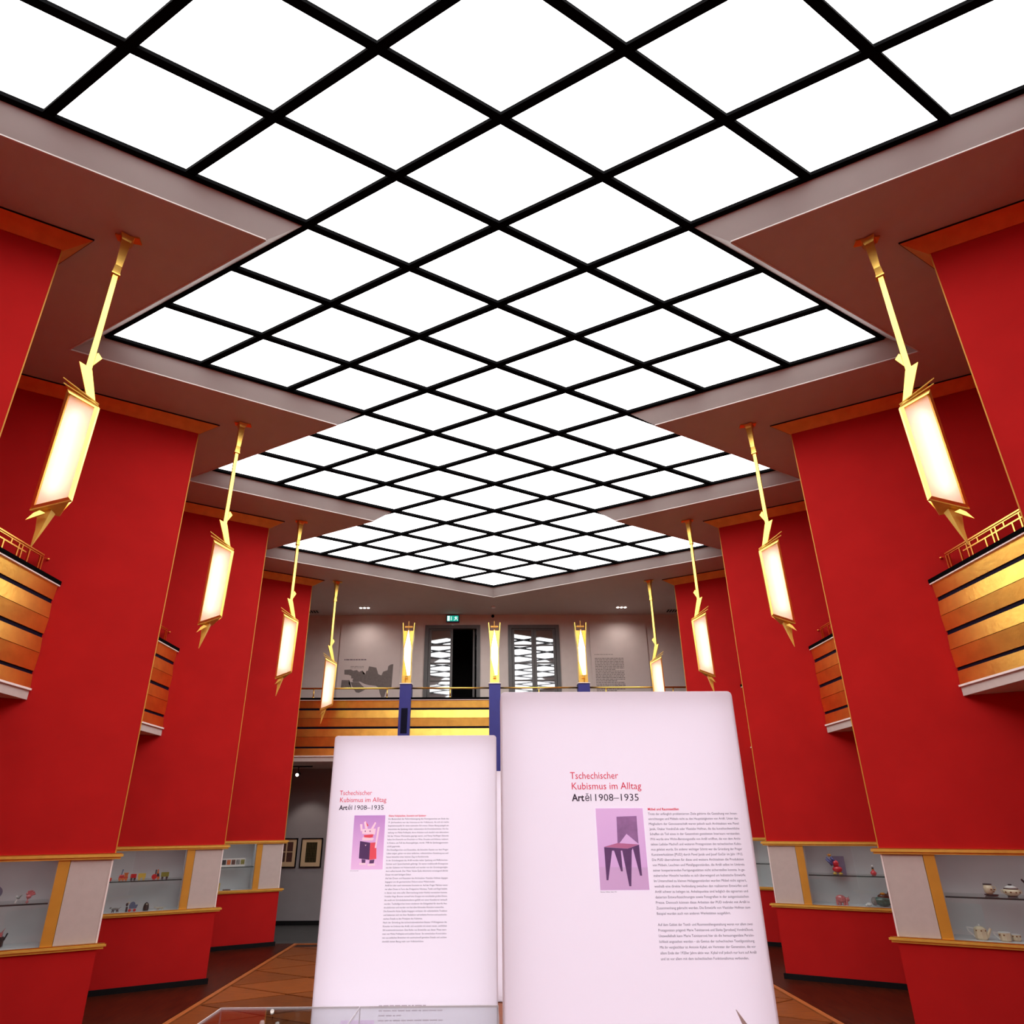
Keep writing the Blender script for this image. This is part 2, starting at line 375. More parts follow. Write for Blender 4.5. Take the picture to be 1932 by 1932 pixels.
# ------------------------------------------------------------------ display cases set into the pillars
S0, S1, S2, DEP = 0.306, 0.386, 2.02, 0.385
def make_case(sd, label, loc):
    t = thing('display_case', label, 'display case', loc, 'display cases in the pillars')
    def pr(name, poly, z0, z1, m):
        b = BM(); prism(b, mir(poly, sd), z0, z1); return obj(name, b, m, t)
    q = lambda s0, s1, t0, t1: [st(s0, t0), st(s1, t0), st(s1, t1), st(s0, t1)]
    pr('end_panel', [st(0.014, 0.004), st(S0 - 0.003, 0.004), st(S0 - 0.003, (S0 - 0.003) * 1.333 - 0.012)], Z_L1, Z_U0, CREAM)
    pr('edge_strip', [st(0.004, -0.002), st(0.016, -0.002), st(0.02, 0.012), st(0.01, 0.012)], Z_L1, Z_U0, LIP)
    pr('mullion', q(S0, S1, -0.004, 0.04), Z_L1, Z_U0, OCHRE)
    pr('side_panel', q(S1, S1 + 0.012, 0.041, DEP), Z_L1 - 0.0105, Z_U0 + 0.0005, CASE_IN)
    pr('side_panel', q(S2, S2 + 0.012, 0.041, DEP), Z_L1 - 0.0105, Z_U0 + 0.0005, CASE_IN)
    pr('back_panel', q(S1, S2 + 0.012, DEP, DEP + 0.012), Z_L0 + 0.002, Z_U0 + 0.012, CASE_IN)
    pr('case_floor', q(S1, S2, 0.0, DEP), Z_L0 + 0.002, Z_L1 - 0.011, CASE_IN)
    pr('case_top', q(S1, S2, 0.0, DEP), Z_U0 + 0.013, Z_U0 + 0.026, CASE_IN)
    pr('shelf', q(S1 + 0.013, S2, 0.03, DEP - 0.03), 1.066, 1.076, glassmat('shelf_glass', (0.90, 0.95, 0.95), 1.0))
    pr('shelf_edge', q(S1 + 0.013, S2, 0.024, 0.03), 1.065, 1.077, SHELF)
    pr('light_strip', q(S1 + 0.05, S2 - 0.05, 0.03, 0.10), Z_U0 + 0.002, Z_U0 + 0.012, emat('case_light', (0.93, 0.97, 1.0), CASE_L))
    pr('glass_pane', q(S1 - 0.005, S2, 0.006, 0.012), Z_L1, Z_U0, GLASS)
    for nm, z0, z1 in (('lower_ledge', Z_L0, Z_L1 - 0.008), ('upper_ledge', Z_U0, Z_U1 - 0.008)):
        b = BM(); d = 0.026; e = 0.012
        P = [st(-0.10, -d), st(L_FACE - 0.05, -d), st(L_FACE - 0.05, 0.0), st(-0.006, 0.0)]
        P2 = [st(-0.085, -d + e), st(L_FACE - 0.05, -d + e), st(L_FACE - 0.05, 0.0), st(-0.006, 0.0)]
        P = [st(-0.062, -d), st(L_FACE - 0.05, -d), st(L_FACE - 0.05, -0.001), st(-0.002, -0.001)]
        P2 = [st(-0.045, -d + e), st(L_FACE - 0.05, -d + e), st(L_FACE - 0.05, -0.001), st(-0.002, -0.001)]
        prism(b, mir(P, sd), z0 + 0.018, z1); prism(b, mir(P2, sd), z0, z0 + 0.017)
        o = obj(nm, b, GILT, t)
        b = BM(); P3 = [st(-0.050, -d + 0.006), st(L_FACE - 0.05, -d + 0.006), st(L_FACE - 0.05, -0.001), st(-0.002, -0.001)]
        prism(b, mir(P3, sd), z1 + 0.0005, z1 + 0.008); obj('ledge_fillet', b, BRASS, o)
    return t
clab = {(-1, 4): 'nearest glazed display case on the left, with a red glass bird', (-1, 7): 'middle glazed display case on the left, holding painted toy vehicles',
        (-1, 10): 'farthest glazed display case on the left, holding a strip of small pictures',
        (1, 4): 'nearest glazed display case on the right, holding a teapot and cups', (1, 7): 'middle glazed display case on the right, holding coloured glass figures',
        (1, 10): 'farthest glazed display case on the right, half hidden by the tall panel'}
for sd in (-1, 1):
    c0 = make_case(sd, clab[(sd, 4)], (sd * XT, 4 * S, 0))
    for k in (7, 10): dup(c0, (sd * XT, k * S, 0), clab[(sd, k)])
def case_pt(sd, k, s, t, z):
    x, y = st(s, t); return Vector((sd * (XT + x), k * S + y, z))
FZ, SZ = Z_L1 - 0.011, 1.0762       # floor of the case, top of the shelf

# ------------------------------------------------------------------ balconies: slat profile shared by the side bays and the end gallery
SLATS = [(3.700, -0.008, 3.571, 0.001), (3.534, 0.004, 3.397, -0.007), (3.392, -0.007, 3.249, 0.001), (3.212, 0.004, 3.078, -0.007), (3.073, -0.007, 2.912, 0.001), (2.882, 0.004, 2.760, -0.008)]
NAVYS = [(3.571, 3.534), (3.249, 3.212), (2.912, 2.882)]
def parapet(t, P, a0, a1):
    """P(a, d, z): a along the front, d outward depth behind the front plane"""
    def hx(name, z0, d0, z1, d1, th, m, e0=0.0):
        b = BM()
        hexa(b, [P(a0, d1, z1), P(a1, d1, z1), P(a1, d1 + th, z1), P(a0, d1 + th, z1), P(a0, d0, z0), P(a1, d0, z0), P(a1, d0 + th, z0), P(a0, d0 + th, z0)])
        return obj(name, b, m, t)
    for z0, d0, z1, d1 in SLATS: hx('slat', z0, d0, z1, d1, 0.02, GOLD)
    for z0, z1 in NAVYS: hx('navy_strip', z0 - 0.0005, 0.012, z1 + 0.0005, 0.012, 0.02, NAVY)
    hx('backing', 3.70, 0.034, 2.745, 0.034, 0.02, NAVY)
    hx('cap', 3.750, -0.035, 3.714, -0.035, 0.12, BLACK)
    hx('cap_lip', 3.7135, -0.03, 3.701, -0.03, 0.05, LIP)
    hx('fascia_lip', 2.759, -0.022, 2.742, -0.022, 0.05, LIP)
    hx('fascia', 2.7415, -0.004, 2.663, -0.004, 0.03, CREAM)
def rail_lattice(t, P, ya, yb):
    r = BM(); bar(r, P(ya, 0.1, 3.962), P(yb, 0.1, 3.962), 0.016, 0.012); bar(r, P(ya, 0.1, 3.943), P(yb, 0.1, 3.943), 0.012, 0.008); o = obj('top_rail', r, BRASS, t)
    r = BM(); bar(r, P(ya + 0.2, 0.1, 3.897), P(yb - 0.2, 0.1, 3.897), 0.012, 0.012); obj('middle_rail', r, BRASS, t)
    n = 0
    def vert(y, z0, z1):
        r = BM(); bar(r, P(y, 0.1, z0), P(y, 0.1, z1), 0.012, 0.012, (1, 0, 0)); obj('baluster', r, BRASS, t)
    y = yb - 0.27
    vert(yb - 0.004, 3.76, 3.94); vert(yb - 0.035, 3.80, 3.94); vert(ya + 0.004, 3.76, 3.94); vert(ya + 0.035, 3.80, 3.94); vert(yb - 0.168, 3.80, 3.94); vert(ya + 0.168, 3.80, 3.94)
    while y > ya + 0.12:
        vert(y + 0.02, 3.752, 3.94); vert(y - 0.02, 3.80, 3.94)
        if y - 0.2 > ya + 0.1: vert(y - 0.105, 3.90, 3.94); vert(y - 0.178, 3.80, 3.894)
        y -= 0.275
    for yy, d in ((yb, 1), (ya, -1)):
        r = BM(); tube(r, P(yy, 0.1, 3.94), P(yy + d * 0.06, 0.1, 3.95), 0.004, 0.004, 8); ball(r, P(yy + d * 0.062, 0.1, 3.95), 0.011); obj('end_knob', r, BRASS, t)
blab = {(-1, 2.5): 'gold slatted balcony at the far left edge of the photo', (-1, 5.5): 'small gold slatted balcony between the second and third left pillars', (-1, 8.5): 'gold slatted balcony between the third and farthest left pillars',
        (1, 2.5): 'gold slatted balcony at the far right edge of the photo', (1, 5.5): 'small gold slatted balcony between the second and third right pillars', (1, 8.5): 'gold slatted balcony between the third and farthest right pillars'}
for sd in (-1, 1):
    t = thing('balcony', blab[(sd, 2.5)], 'balcony', (sd * UB, 2.5 * S, 0), 'gold slatted side balconies')
    hw = 0.698
    P = lambda a, d, z, sd=sd: Vector((sd * d, a, z))
    parapet(t, P, -hw, hw); rail_lattice(t, P, -0.58, 0.58)
    bm = BM(); prism(bm, mir([(0.027, -hw + 0.02), (XO - UB - 0.03, 0), (0.027, hw - 0.02)], sd), 2.664, 2.74); obj('slab', bm, CREAM, t)
    for k in (5.5, 8.5): dup(t, (sd * UB, k * S, 0), blab[(sd, k)])

PX = (-1.561, 0.012, 1.596)
g = thing('gallery_parapet', 'long gold slatted parapet of the gallery across the hall end', 'balcony', (0, YE, 0))
edges = [-4.24, PX[0] - 0.1, PX[0] + 0.1, PX[1] - 0.1, PX[1] + 0.1, PX[2] - 0.1, PX[2] + 0.1, 4.24]
for i in range(0, 8, 2):
    parapet(g, lambda a, d, z: Vector((a, d, z)), edges[i] + 0.001, edges[i + 1] - 0.001)
for i in range(0, 8, 2):
    b = BM(); tube(b, (edges[i], 0.05, 3.93), (edges[i + 1], 0.05, 3.93), 0.016, n=10); obj('handrail', b, BRASS, g, True)
for x in (-3.2, -1.90, -0.78, 0.80, 2.0, 3.2):
    b = BM(); tube(b, (x, 0.05, 3.75), (x, 0.05, 3.92), 0.011, n=8); ball(b, (x, 0.05, 3.765), 0.02); obj('stanchion', b, BRASS, g, True)

# ------------------------------------------------------------------ blue posts and the lamps standing on them
def make_post(x, label, grille):
    t = thing('blue_post', label, 'post', (x, YE, 0), 'blue posts of the end gallery')
    b = BM(); box(b, -0.1, 0.1, -0.06, 0.14, 0, 3.985); obj('shaft', b, BLUE, t)
    b = BM(); box(b, -0.112, 0.112, -0.072, 0.152, 3.985, 3.998); obj('cap_plate', b, LIP, t)
    if not grille: return t
    b = BM()
    for i in range(5): box(b, -0.05 + i * 0.02, -0.036 + i * 0.02, -0.066, -0.059, 3.13, 3.545)
    box(b, -0.056, 0.056, -0.064, -0.0601, 3.12, 3.555); obj('grille', b, NAVY, t)
    return t
def make_postlamp(x, label):
    t = thing('post_lamp', label, 'lamp', (x, YE + 0.03, 3.998), 'upright lamps on the blue posts')
    H = 1.14
    for s in (-1, 1):   # flaring side wings
        b = BM()
        A = [(s * 0.082, -0.05, 0.0), (s * 0.074, -0.05, 0.60), (s * 0.112, -0.05, H)]
        for (x0, y0, z0), (x1, y1, z1) in zip(A, A[1:]):
            hexa(b, [(x0, -0.05, z0), (x0 - s * 0.014, -0.05, z0), (x0 - s * 0.014, 0.07, z0), (x0, 0.07, z0), (x1, -0.05, z1), (x1 - s * 0.014, -0.05, z1), (x1 - s * 0.014, 0.07, z1), (x1, 0.07, z1)])
        obj('wing', b, BRASS, t)
    b = BM(); plate(b, [(-0.068, 0.0), (0.068, 0.0), (0.062, 0.6), (0.095, H - 0.12), (-0.095, H - 0.12), (-0.062, 0.6)], 0.06, 0.075); obj('back_plate', b, BRASS, t)
    b = BM(); box(b, -0.068, 0.068, -0.045, 0.06, 0.0, 0.018); box(b, -0.068, -0.028, -0.045, 0.0, 0.018, 0.13); box(b, 0.028, 0.068, -0.045, 0.0, 0.018, 0.13); box(b, -0.068, 0.068, -0.045, 0.0, 0.13, 0.15); obj('foot', b, BRASS, t)
    # kite shaped glass prism
    K = [(0.0, H - 0.13), (0.066, 0.66), (0.062, 0.45), (0.050, 0.16), (0.010, 0.15), (-0.066, 0.50), (-0.066, 0.66)]
    b = BM(); plate(b, K, -0.045, 0.03); obj('glass_prism', b, emat('postlamp_glow', (1.0, 0.93, 0.84), 2.2), t)
    b = BM(); bar(b, (0, -0.047, H - 0.1), (0.068, -0.047, 0.66), 0.008, 0.008); bar(b, (0, -0.047, H - 0.1), (-0.068, -0.047, 0.66), 0.009, 0.008)
    bar(b, (0, -0.047, H - 0.14), (0, -0.047, H + 0.03), 0.01, 0.008); bar(b, (-0.07, -0.02, H - 0.07), (0.07, -0.02, H - 0.07), 0.012, 0.03); obj('spine', b, OCHRE, t)
    return t
for x, w in zip(PX, ('left', 'middle', 'right')):
    make_post(x, {'left': 'blue post with a dark grille left of the tall end doors', 'middle': 'middle blue post rising behind the gap between the text panels', 'right': 'rightmost blue post, only its top showing over the tall panel'}[w], w == 'left')
    make_postlamp(x, {'left': 'upright flaring gold lamp on the leftmost blue post', 'middle': 'upright flaring gold lamp on the middle blue post', 'right': 'upright flaring gold lamp on the rightmost blue post'}[w])

# ------------------------------------------------------------------ pendant lamps
def make_pendant(sd, label, loc):
    """profile drawn with x growing towards the hall axis; the body is turned 13 degrees, rod and arm 40 degrees to the axis"""
    t = thing('pendant_lamp', label, 'lamp', loc, 'angular gold pendant lamps', rz=-sd * math.radians(13))
    Z = lambda z: z - ZS
    X = lambda x: -sd * x
    TW = -sd * math.radians(27)
    def turn(p): return (p[0] * math.cos(TW) - p[1] * math.sin(TW), p[0] * math.sin(TW) + p[1] * math.cos(TW), p[2])
    def pl(name, poly, y0, y1, m, tw=False):
        b = BM(); A = [(X(x), y0, Z(z)) for x, z in poly]; B = [(X(x), y1, Z(z)) for x, z in poly]
        if tw: A, B = [turn(p) for p in A], [turn(p) for p in B]
        loft(b, A, B); return obj(name, b, m, t)
    r4 = lambda c, w, z: [turn((X(c) - w, -w, z)) for _ in (0,)] + [turn((X(c) + w, -w, z)), turn((X(c) + w, w, z)), turn((X(c) - w, w, z))]
    b = BM(); box(b, -0.082, 0.082, -0.028, 0.028, -0.012, -0.001)
    loft(b, r4(-0.010, 0.044, -0.012), r4(-0.011, 0.029, -0.06)); loft(b, r4(-0.011, 0.029, -0.06), r4(-0.014, 0.020, -0.30)); obj('canopy', b, BRASS, t)
    b = BM(); loft(b, r4(-0.016, 0.020, -0.30), r4(-0.017, 0.024, -0.375)); loft(b, r4(-0.017, 0.026, -0.376), r4(-0.017, 0.026, -0.386)); obj('collar', b, BRASS, t)
    b = BM(); loft(b, r4(-0.017, 0.0155, -0.386), r4(-0.017, 0.0175, Z(4.54))); obj('rod', b, BRASS, t)
    pl('rod_fin', [(0.0031, 4.6739), (0.0108, 4.6845), (0.0384, 4.6516), (0.0015, 4.5729)], -0.02, -0.014, BRASS, True)
    pl('arm', [(-0.0758, 4.5600), (-0.0306, 4.5473), (0.0031, 4.5318), (0.0702, 4.2850), (0.0201, 4.3006)], -0.024, -0.004, BRASS, True)
    for (xa, za), (xb, zb), th in (((-0.1246, 4.4257), (0.1198, 4.2535), 0.008), ((-0.1136, 4.3832), (0.1181, 4.2431), 0.008)):
        b = BM(); loft(b, [(X(xa), -0.045, Z(za)), (X(xb), -0.045, Z(zb)), (X(xa + 0.03), 0.055, Z(za - 0.01))], [(X(xa), -0.045, Z(za - th)), (X(xb), -0.045, Z(zb - th)), (X(xa + 0.03), 0.055, Z(za - th - 0.01))]); obj('top_plate', b, GILT, t)
    O = [(-0.0839, 4.3362), (0.1189, 4.2332), (0.1058, 3.5338), (-0.0932, 3.4413)]
    I = [(-0.066, 4.3057), (0.0985, 4.2220), (0.0905, 3.5504), (-0.0762, 3.4713)]
    for i in range(4):
        j = (i + 1) % 4; b = BM(); q = [O[i], O[j], I[j], I[i]]
        loft(b, [(X(x), (-0.043 if i == 3 else -0.040) if n < 2 else -0.046, Z(z)) for n, (x, z) in enumerate(q)], [(X(x), -0.02, Z(z)) for x, z in q]); obj('frame_bar', b, BRASS, t)
    pl('glass_pane', [(-0.069, 4.309), (0.101, 4.225), (0.093, 3.547), (-0.079, 3.467)], -0.030, -0.026, LAMPGLASS)
    AP = ((0.012, 4.275), (0.004, 3.488)); YA = 0.09
    for e0, e1 in (((-0.082, 4.330), (-0.0915, 3.444)), ((0.117, 4.229), (0.104, 3.534))):
        b = BM(); q = [(X(e0[0]), -0.02, Z(e0[1])), (X(e1[0]), -0.02, Z(e1[1])), (X(AP[1][0]), YA, Z(AP[1][1])), (X(AP[0][0]), YA, Z(AP[0][1]))]
        loft(b, q, [(x * 0.97, y + 0.004, z) for x, y, z in q]); obj('side_panel', b, GILT, t)
    b = BM(); loft(b, [(X(-0.0932), -0.045, Z(3.4405)), (X(0.1058), -0.045, Z(3.533)), (X(0.004), YA + 0.01, Z(3.487))], [(X(-0.091), -0.043, Z(3.434)), (X(0.102), -0.043, Z(3.526)), (X(0.004), YA + 0.005, Z(3.480))]); obj('bottom_plate', b, GILT, t)
    b = BM(); loft(b, [(X(-0.082), -0.043, Z(4.331)), (X(0.117), -0.043, Z(4.229)), (X(0.012), YA + 0.01, Z(4.272))], [(X(-0.082), -0.043, Z(4.337)), (X(0.117), -0.043, Z(4.235)), (X(0.012), YA + 0.01, Z(4.278))]); obj('lid', b, GILT, t)
    pl('bottom_fin', [(-0.1070, 3.3560), (-0.0262, 3.4300), (-0.0550, 3.4383), (-0.080, 3.412)], -0.03, -0.012, BRASS, True)
    b = BM()
    sec = lambda xa, xb, z, d: [(X(xa), 0.02 - d, Z(z)), (X(xb), 0.02 - d, Z(z)), (X(xb), 0.02 + d, Z(z)), (X(xa), 0.02 + d, Z(z))]
    loft(b, sec(-0.070, 0.002, 3.470, 0.028), sec(-0.060, -0.032, 3.333, 0.012)); loft(b, sec(-0.060, -0.032, 3.333, 0.012), sec(-0.066, -0.062, 3.226, 0.002)); obj('spike', b, GILT, t)
    b = BM(); tube(b, (X(-0.006), 0.03, Z(4.19)), (X(-0.012), 0.03, Z(3.57)), 0.012, n=10); obj('light_tube', b, TUBE, t, True)
    return t
lamp_pos = {(-1, 1): (-2.768, 0.99), (-1, 4): (-2.768, 3.98), (-1, 7): (-2.79, 7.01), (-1, 10): (-2.815, 10.1), (1, 1): (2.775, 0.98), (1, 4): (2.777, 3.99), (1, 7): (2.795, 6.99), (1, 10): (2.80, 10.07)}
llab = {(-1, 1): 'largest gold pendant lamp on the left, nearest the camera', (-1, 4): 'second gold pendant lamp from the left, before the third left pillar',
        (-1, 7): 'third gold pendant lamp from the left edge, before the farthest left pillar', (-1, 10): 'smallest gold pendant lamp on the left, hanging before the gallery parapet',
        (1, 1): 'largest gold pendant lamp on the right, nearest the camera', (1, 4): 'second gold pendant lamp from the right edge, before the third right pillar',
        (1, 7): 'third gold pendant lamp from the right edge, before the farthest right pillar', (1, 10): 'smallest gold pendant lamp on the right, partly hidden by the tall panel'}
for sd in (-1, 1):
    x, k = lamp_pos[(sd, 1)]
    l0 = make_pendant(sd, llab[(sd, 1)], (x, k * S, ZS))
    for kk in (4, 7, 10):
        x, k = lamp_pos[(sd, kk)]; dup(l0, (x, k * S, ZS), llab[(sd, kk)])

# ------------------------------------------------------------------ text panels
TEXTQ = []
def qtext(body, x0, x1, z, size, off=0.0, fit=True): return (body, x0, x1, z, size, off, fit)
def build_texts(jobs):
    """jobs: list of (name, material, parent, y, [line...]) -> one mesh per job"""
    cur = []
    for name, m, par, y, lines in jobs:
        for ln in lines:
            body, x0, x1, z, size, off, fit = ln
            c = bpy.data.curves.new('line', 'FONT'); c.body = body; c.size = size; c.resolution_u = 2; c.offset = off
            o = bpy.data.objects.new('line', c); COL.objects.link(o); cur.append(o)
    bpy.context.view_layer.update(); dg = bpy.context.evaluated_depsgraph_get()
    i = 0
    for name, m, par, y, lines in jobs:
        b = BM()
        for ln in lines:
            body, x0, x1, z, size, off, fit = ln; o = cur[i]; i += 1
            me = bpy.data.meshes.new_from_object(o.evaluated_get(dg))
            xs = [v.co.x for v in me.vertices]
            if not xs: continue
            mn, mx = min(xs), max(xs); k = (x1 - x0) / (mx - mn)
            me.transform(Matrix(((k, 0, 0, x0 - mn * k), (0, 0, -1, y), (0, 1, 0, z), (0, 0, 0, 1))))
            b.from_mesh(me); bpy.data.meshes.remove(me)
        obj(name, b, m, par, recalc=False)
    for o in cur:
        c = o.data; bpy.data.objects.remove(o); bpy.data.curves.remove(c)
RIGHT_TXT = """Trotz der anfänglich proklamierten Ziele gehörte die Gestaltung von Innen-
einrichtungen und Möbeln nicht zu den Haupttätigkeiten von Artěl. Unter den
Mitgliedern der Genossenschaft waren jedoch auch Architekten wie Pavel
Janák, Otakar Vondráček oder Vlastislav Hofman, die das kunsthandwerkliche
Schaffen als Teil eines in der Gesamtheit gestalteten Interieurs verstanden.
1916 wurde eine Wohn-Beratungsstelle von Artěl eröffnet, die von dem Archi-
tekten Ladislav Machoň und weiteren Protagonisten des tschechischen Kubis-
mus geleitet wurde. Ein anderer wichtiger Schritt war die Gründung der Prager
Kunstwerkstätten [PUD] durch Pavel Janák und Josef Gočár im Jahr 1912.
Die PUD übernahmen für diese und weitere Architekten die Produktion
von Möbeln, Leuchten und Metallgegenständen, die Artěl selbst im Umkreis
seiner kooperierenden Fertigungsstätten nicht sicherstellen konnte. In ge-
stalterischer Hinsicht handelte es sich überwiegend um kubistische Entwürfe.
Im Unterschied zu kleinen Holzgegenständen wurden Möbel nicht signiert,
weshalb eine direkte Verbindung zwischen den realisierten Entwürfen und
Artěl schwer zu belegen ist. Anhaltspunkte sind lediglich die signierten und
datierten Entwurfszeichnungen sowie Fotografien in der zeitgenössischen
Presse. Dennoch können diese Arbeiten der PUD indirekt mit Artěl in
Zusammenhang gebracht werden. Die Entwürfe von Vlastislav Hofman zum
Beispiel wurden auch von anderen Werkstätten ausgeführt.|0.294

Auf dem Gebiet der Textil- und Raumtextiliengestaltung waren vor allem zwei
Protagonisten prägend: Marie Teinitzerová und Slávka [Jaroslava] Vondráčková.
Unzweifelhaft kann Marie Teinitzerová hier als die herausragendste Persön-
lichkeit angesehen werden – als Genius der tschechischen Textilgestaltung.
Mit ihr vergleichbar ist Antonín Kybal, ein Vertreter der Generation, die vor
allem Ende der 1920er Jahre aktiv war. Kybal traf jedoch nur kurz auf Artěl
und ist vor allem mit dem tschechischen Funktionalismus verbunden.|0.343""".split('\n')
LEFT_TXT = """Ein Bestandteil der Reformbewegung des Kunstgewerbes am Ende des
19. Jahrhunderts war das Interesse an der Volkskunst, die sich als reiche
Inspirationsquelle für einen nationalen Stil erwies. Diesen Bezug spiegelt am
intensivsten das Spielzeug wider, insbesondere die Drechslerarbeiten. Die Ge-
staltung von Minka Podhajská, deren Arbeiten noch deutlich vom dekorativen
Stil der Wiener Werkstätte geprägt waren, und Fanny Harlfinger-Zakucká
haben ihre Entwürfe von Drechslern in Wien, Dresden und Hellerau realisiert.
In Krásno, am Fuß des Riesengebirges, wurde 1908 die Spielzeuggenossen-
schaft gegründet.|0.082
Die Einzelfigürchen und Ensembles, die bisweilen Szenen aus dem Prager
Leben zeigen, gehen von einer einfachen, volkstümlichen Gestaltung aus und
lassen bisweilen einen leichten Zug ins Karikierende.|0.262
In der Gründungszeit des Artěl wurden neben Spielzeug und Pfefferkuchen-
formen auch Spanschachteln gefertigt. Sie waren traditionelle Erzeugnisse
aus den Gebieten mit Holzwirtschaft und wurden von den Gründungsmitglie-
dern selbst bemalt. Der Maler Václav Špála dekorierte vorwiegend allerlei
Dosen mit stark farbigem Dekor.|0.158
Auf den Dosen und Kassetten des Architekten Vlastislav Hofman dagegen
begegnen uns die geometrischen Dekore seiner Möbel wieder.|0.305
Artěl bot aber auch interessante Souvenirs an. Auf den Prager Märkten waren
vor allem Dosen in Form des Dreigestirns Nikolaus, Teufel und Engel beliebt,
in denen man eine süße Überraschung (oder Kohle) verstecken konnte.
Vratislav Hugo Brunner entwarf eine Gruppe von verschieden großen Dosen,
die wohl mit Schokoladenbonbons gefüllt von einer Konditorei verkauft
wurden. Teufelsfigürchen boten wiederum die Gelegenheit für skurrile Aus-
drucksformen und wurden von fast allen führenden Künstlern entworfen.|0.363
Die Entwürfe Václav Špálas hingegen verlassen die volkstümliche Tradition
und bekennen sich mit ihrer Reduktion auf einfache Formen und ausdrucks-
starken Details zu den Prinzipien des Kubismus.|0.235
Nach der Gründung des tschechoslowakischen Staates 1918 begannen die
Künstler im Umkreis des Artěl, sich verstärkt mit einem neuen, sachlichen
Stil auseinanderzusetzen. Eine Reihe von Entwürfen aus dieser Phase stam-
men von Minka Podhajská und Ladislav Sutnar. Sie entwickelten Konstruktio-
nen aus einfachen Brettchen mit ausdrucksvoll gemalten Details und suchten
ebenfalls keinen Bezug mehr zum Volkstümlichen.|0.247""".split('\n')
def body_lines(txt, x0, w, z0, dz, size):
    out = []
    for i, l in enumerate(txt):
        if not l.strip(): continue
        ww = w
        if '|' in l: l, q = l.split('|'); ww = float(q)
        out.append(qtext(l, x0, x0 + ww, z0 - i * dz, size))
    return out
def make_panel(label, x0, x1, y, ztop=2.2):
    """free-standing back-lit panel; local origin at its front left foot"""
    t = thing('text_panel', label, 'display panel', (x0, y, 0), 'back-lit text panels')
    W = x1 - x0; D = 0.12; r = 0.02
    arc = lambda cx, cz, a0: [(cx + r * math.cos(a0 + i * math.pi / 8), cz + r * math.sin(a0 + i * math.pi / 8)) for i in range(5)]
    poly = [(0, 0.0), (W, 0.0)] + arc(W - r, ztop - r, 0) + arc(r, ztop - r, math.pi / 2)
    b = BM(); plate(b, poly, 0.0, 0.004); obj('front_sheet', b, PANEL, t)
    b = BM()
    for i in range(len(poly)):
        (ax, az), (bx, bz) = poly[i], poly[(i + 1) % len(poly)]
        n = Vector((bz - az, 0, -(bx - ax))).normalized() * -0.006
        hexa(b, [(ax, 0.0045, az), (bx, 0.0045, bz), (bx, D, bz), (ax, D, az), (ax + n.x, 0.0045, az + n.z), (bx + n.x, 0.0045, bz + n.z), (bx + n.x, D, bz + n.z), (ax + n.x, D, az + n.z)])
    obj('frame', b, PANELF, t)
    b = BM(); box(b, 0.008, W - 0.008, D - 0.012, D - 0.001, 0.01, ztop - 0.022); obj('back_sheet', b, PANELF, t)
    b = BM(); box(b, 0.02, W - 0.02, D - 0.022, D - 0.013, 0.03, ztop - 0.034); obj('backlight', b, BOXL, t)
    return t
pR = make_panel('tall white back-lit text panel with a picture of a chair', -0.033, 1.006, 0.112)
pL = make_panel('white back-lit text panel with a picture of a box toy', -1.105, -0.037, 1.475)
p3 = make_panel('third white panel, a sliver seen in the gap between the two text panels', -0.062, 0.98, 4.30)
PR_X, PL_X = -0.033, -1.105
def titles(par, X, dz, dx):
    return [('title_red', REDINK, par, -0.0012, [qtext('Tschechischer', 0.2620 - X + dx, 0.4678 - X + dx, 1.8236 + dz, 0.0405), qtext('Kubismus im Alltag', 0.2671 - X + dx, 0.5628 - X + dx, 1.7805 + dz, 0.0405)]),
            ('title_black', BLACKINK, par, -0.0012, [qtext('Art', 0.2647 - X + dx, 0.3172 - X + dx, 1.7336 + dz, 0.0405, 0.0009), qtext('ěl', 0.3210 - X + dx, 0.3473 - X + dx, 1.7336 + dz, 0.0405), qtext('1908–1935', 0.3642 - X + dx, 0.5478 - X + dx, 1.7336 + dz, 0.0405)])]
jobs = titles(pR, PR_X, 0, 0) + titles(pL, PL_X, 0.0015, -1.3055)
jobs += [('subheading', REDINK, pR, -0.0012, [qtext('Möbel und Raumtextilien', 0.5822 - PR_X, 0.7127 - PR_X, 1.6947, 0.0135, 0.0004)]),
         ('body_text', BLACKINK, pR, -0.0012, body_lines(RIGHT_TXT, 0.5815 - PR_X, 0.3755, 1.6762, 0.0197, 0.0132)),
         ('caption', BLACKINK, pR, -0.0012, [qtext('Vlastislav Hofman, Stuhl, 1911', 0.3615 - PR_X, 0.4275 - PR_X, 1.3835, 0.0058)]),
         ('subheading', REDINK, pL, -0.0012, [qtext('Kleine Holzplastiken, Souvenirs und Spielzeug', -0.7219 - PL_X, -0.4857 - PL_X, 1.6935, 0.0135, 0.0004)]),
         ('body_text', BLACKINK, pL, -0.0012, body_lines(LEFT_TXT, -0.7226 - PL_X, 0.3815, 1.6747, 0.02016, 0.0134)),
         ('caption', BLACKINK, pL, -0.0012, [qtext('Dose in Form eines Teufels', -0.9412 - PL_X, -0.8902 - PL_X, 1.3775, 0.0058)])]
build_texts(jobs)
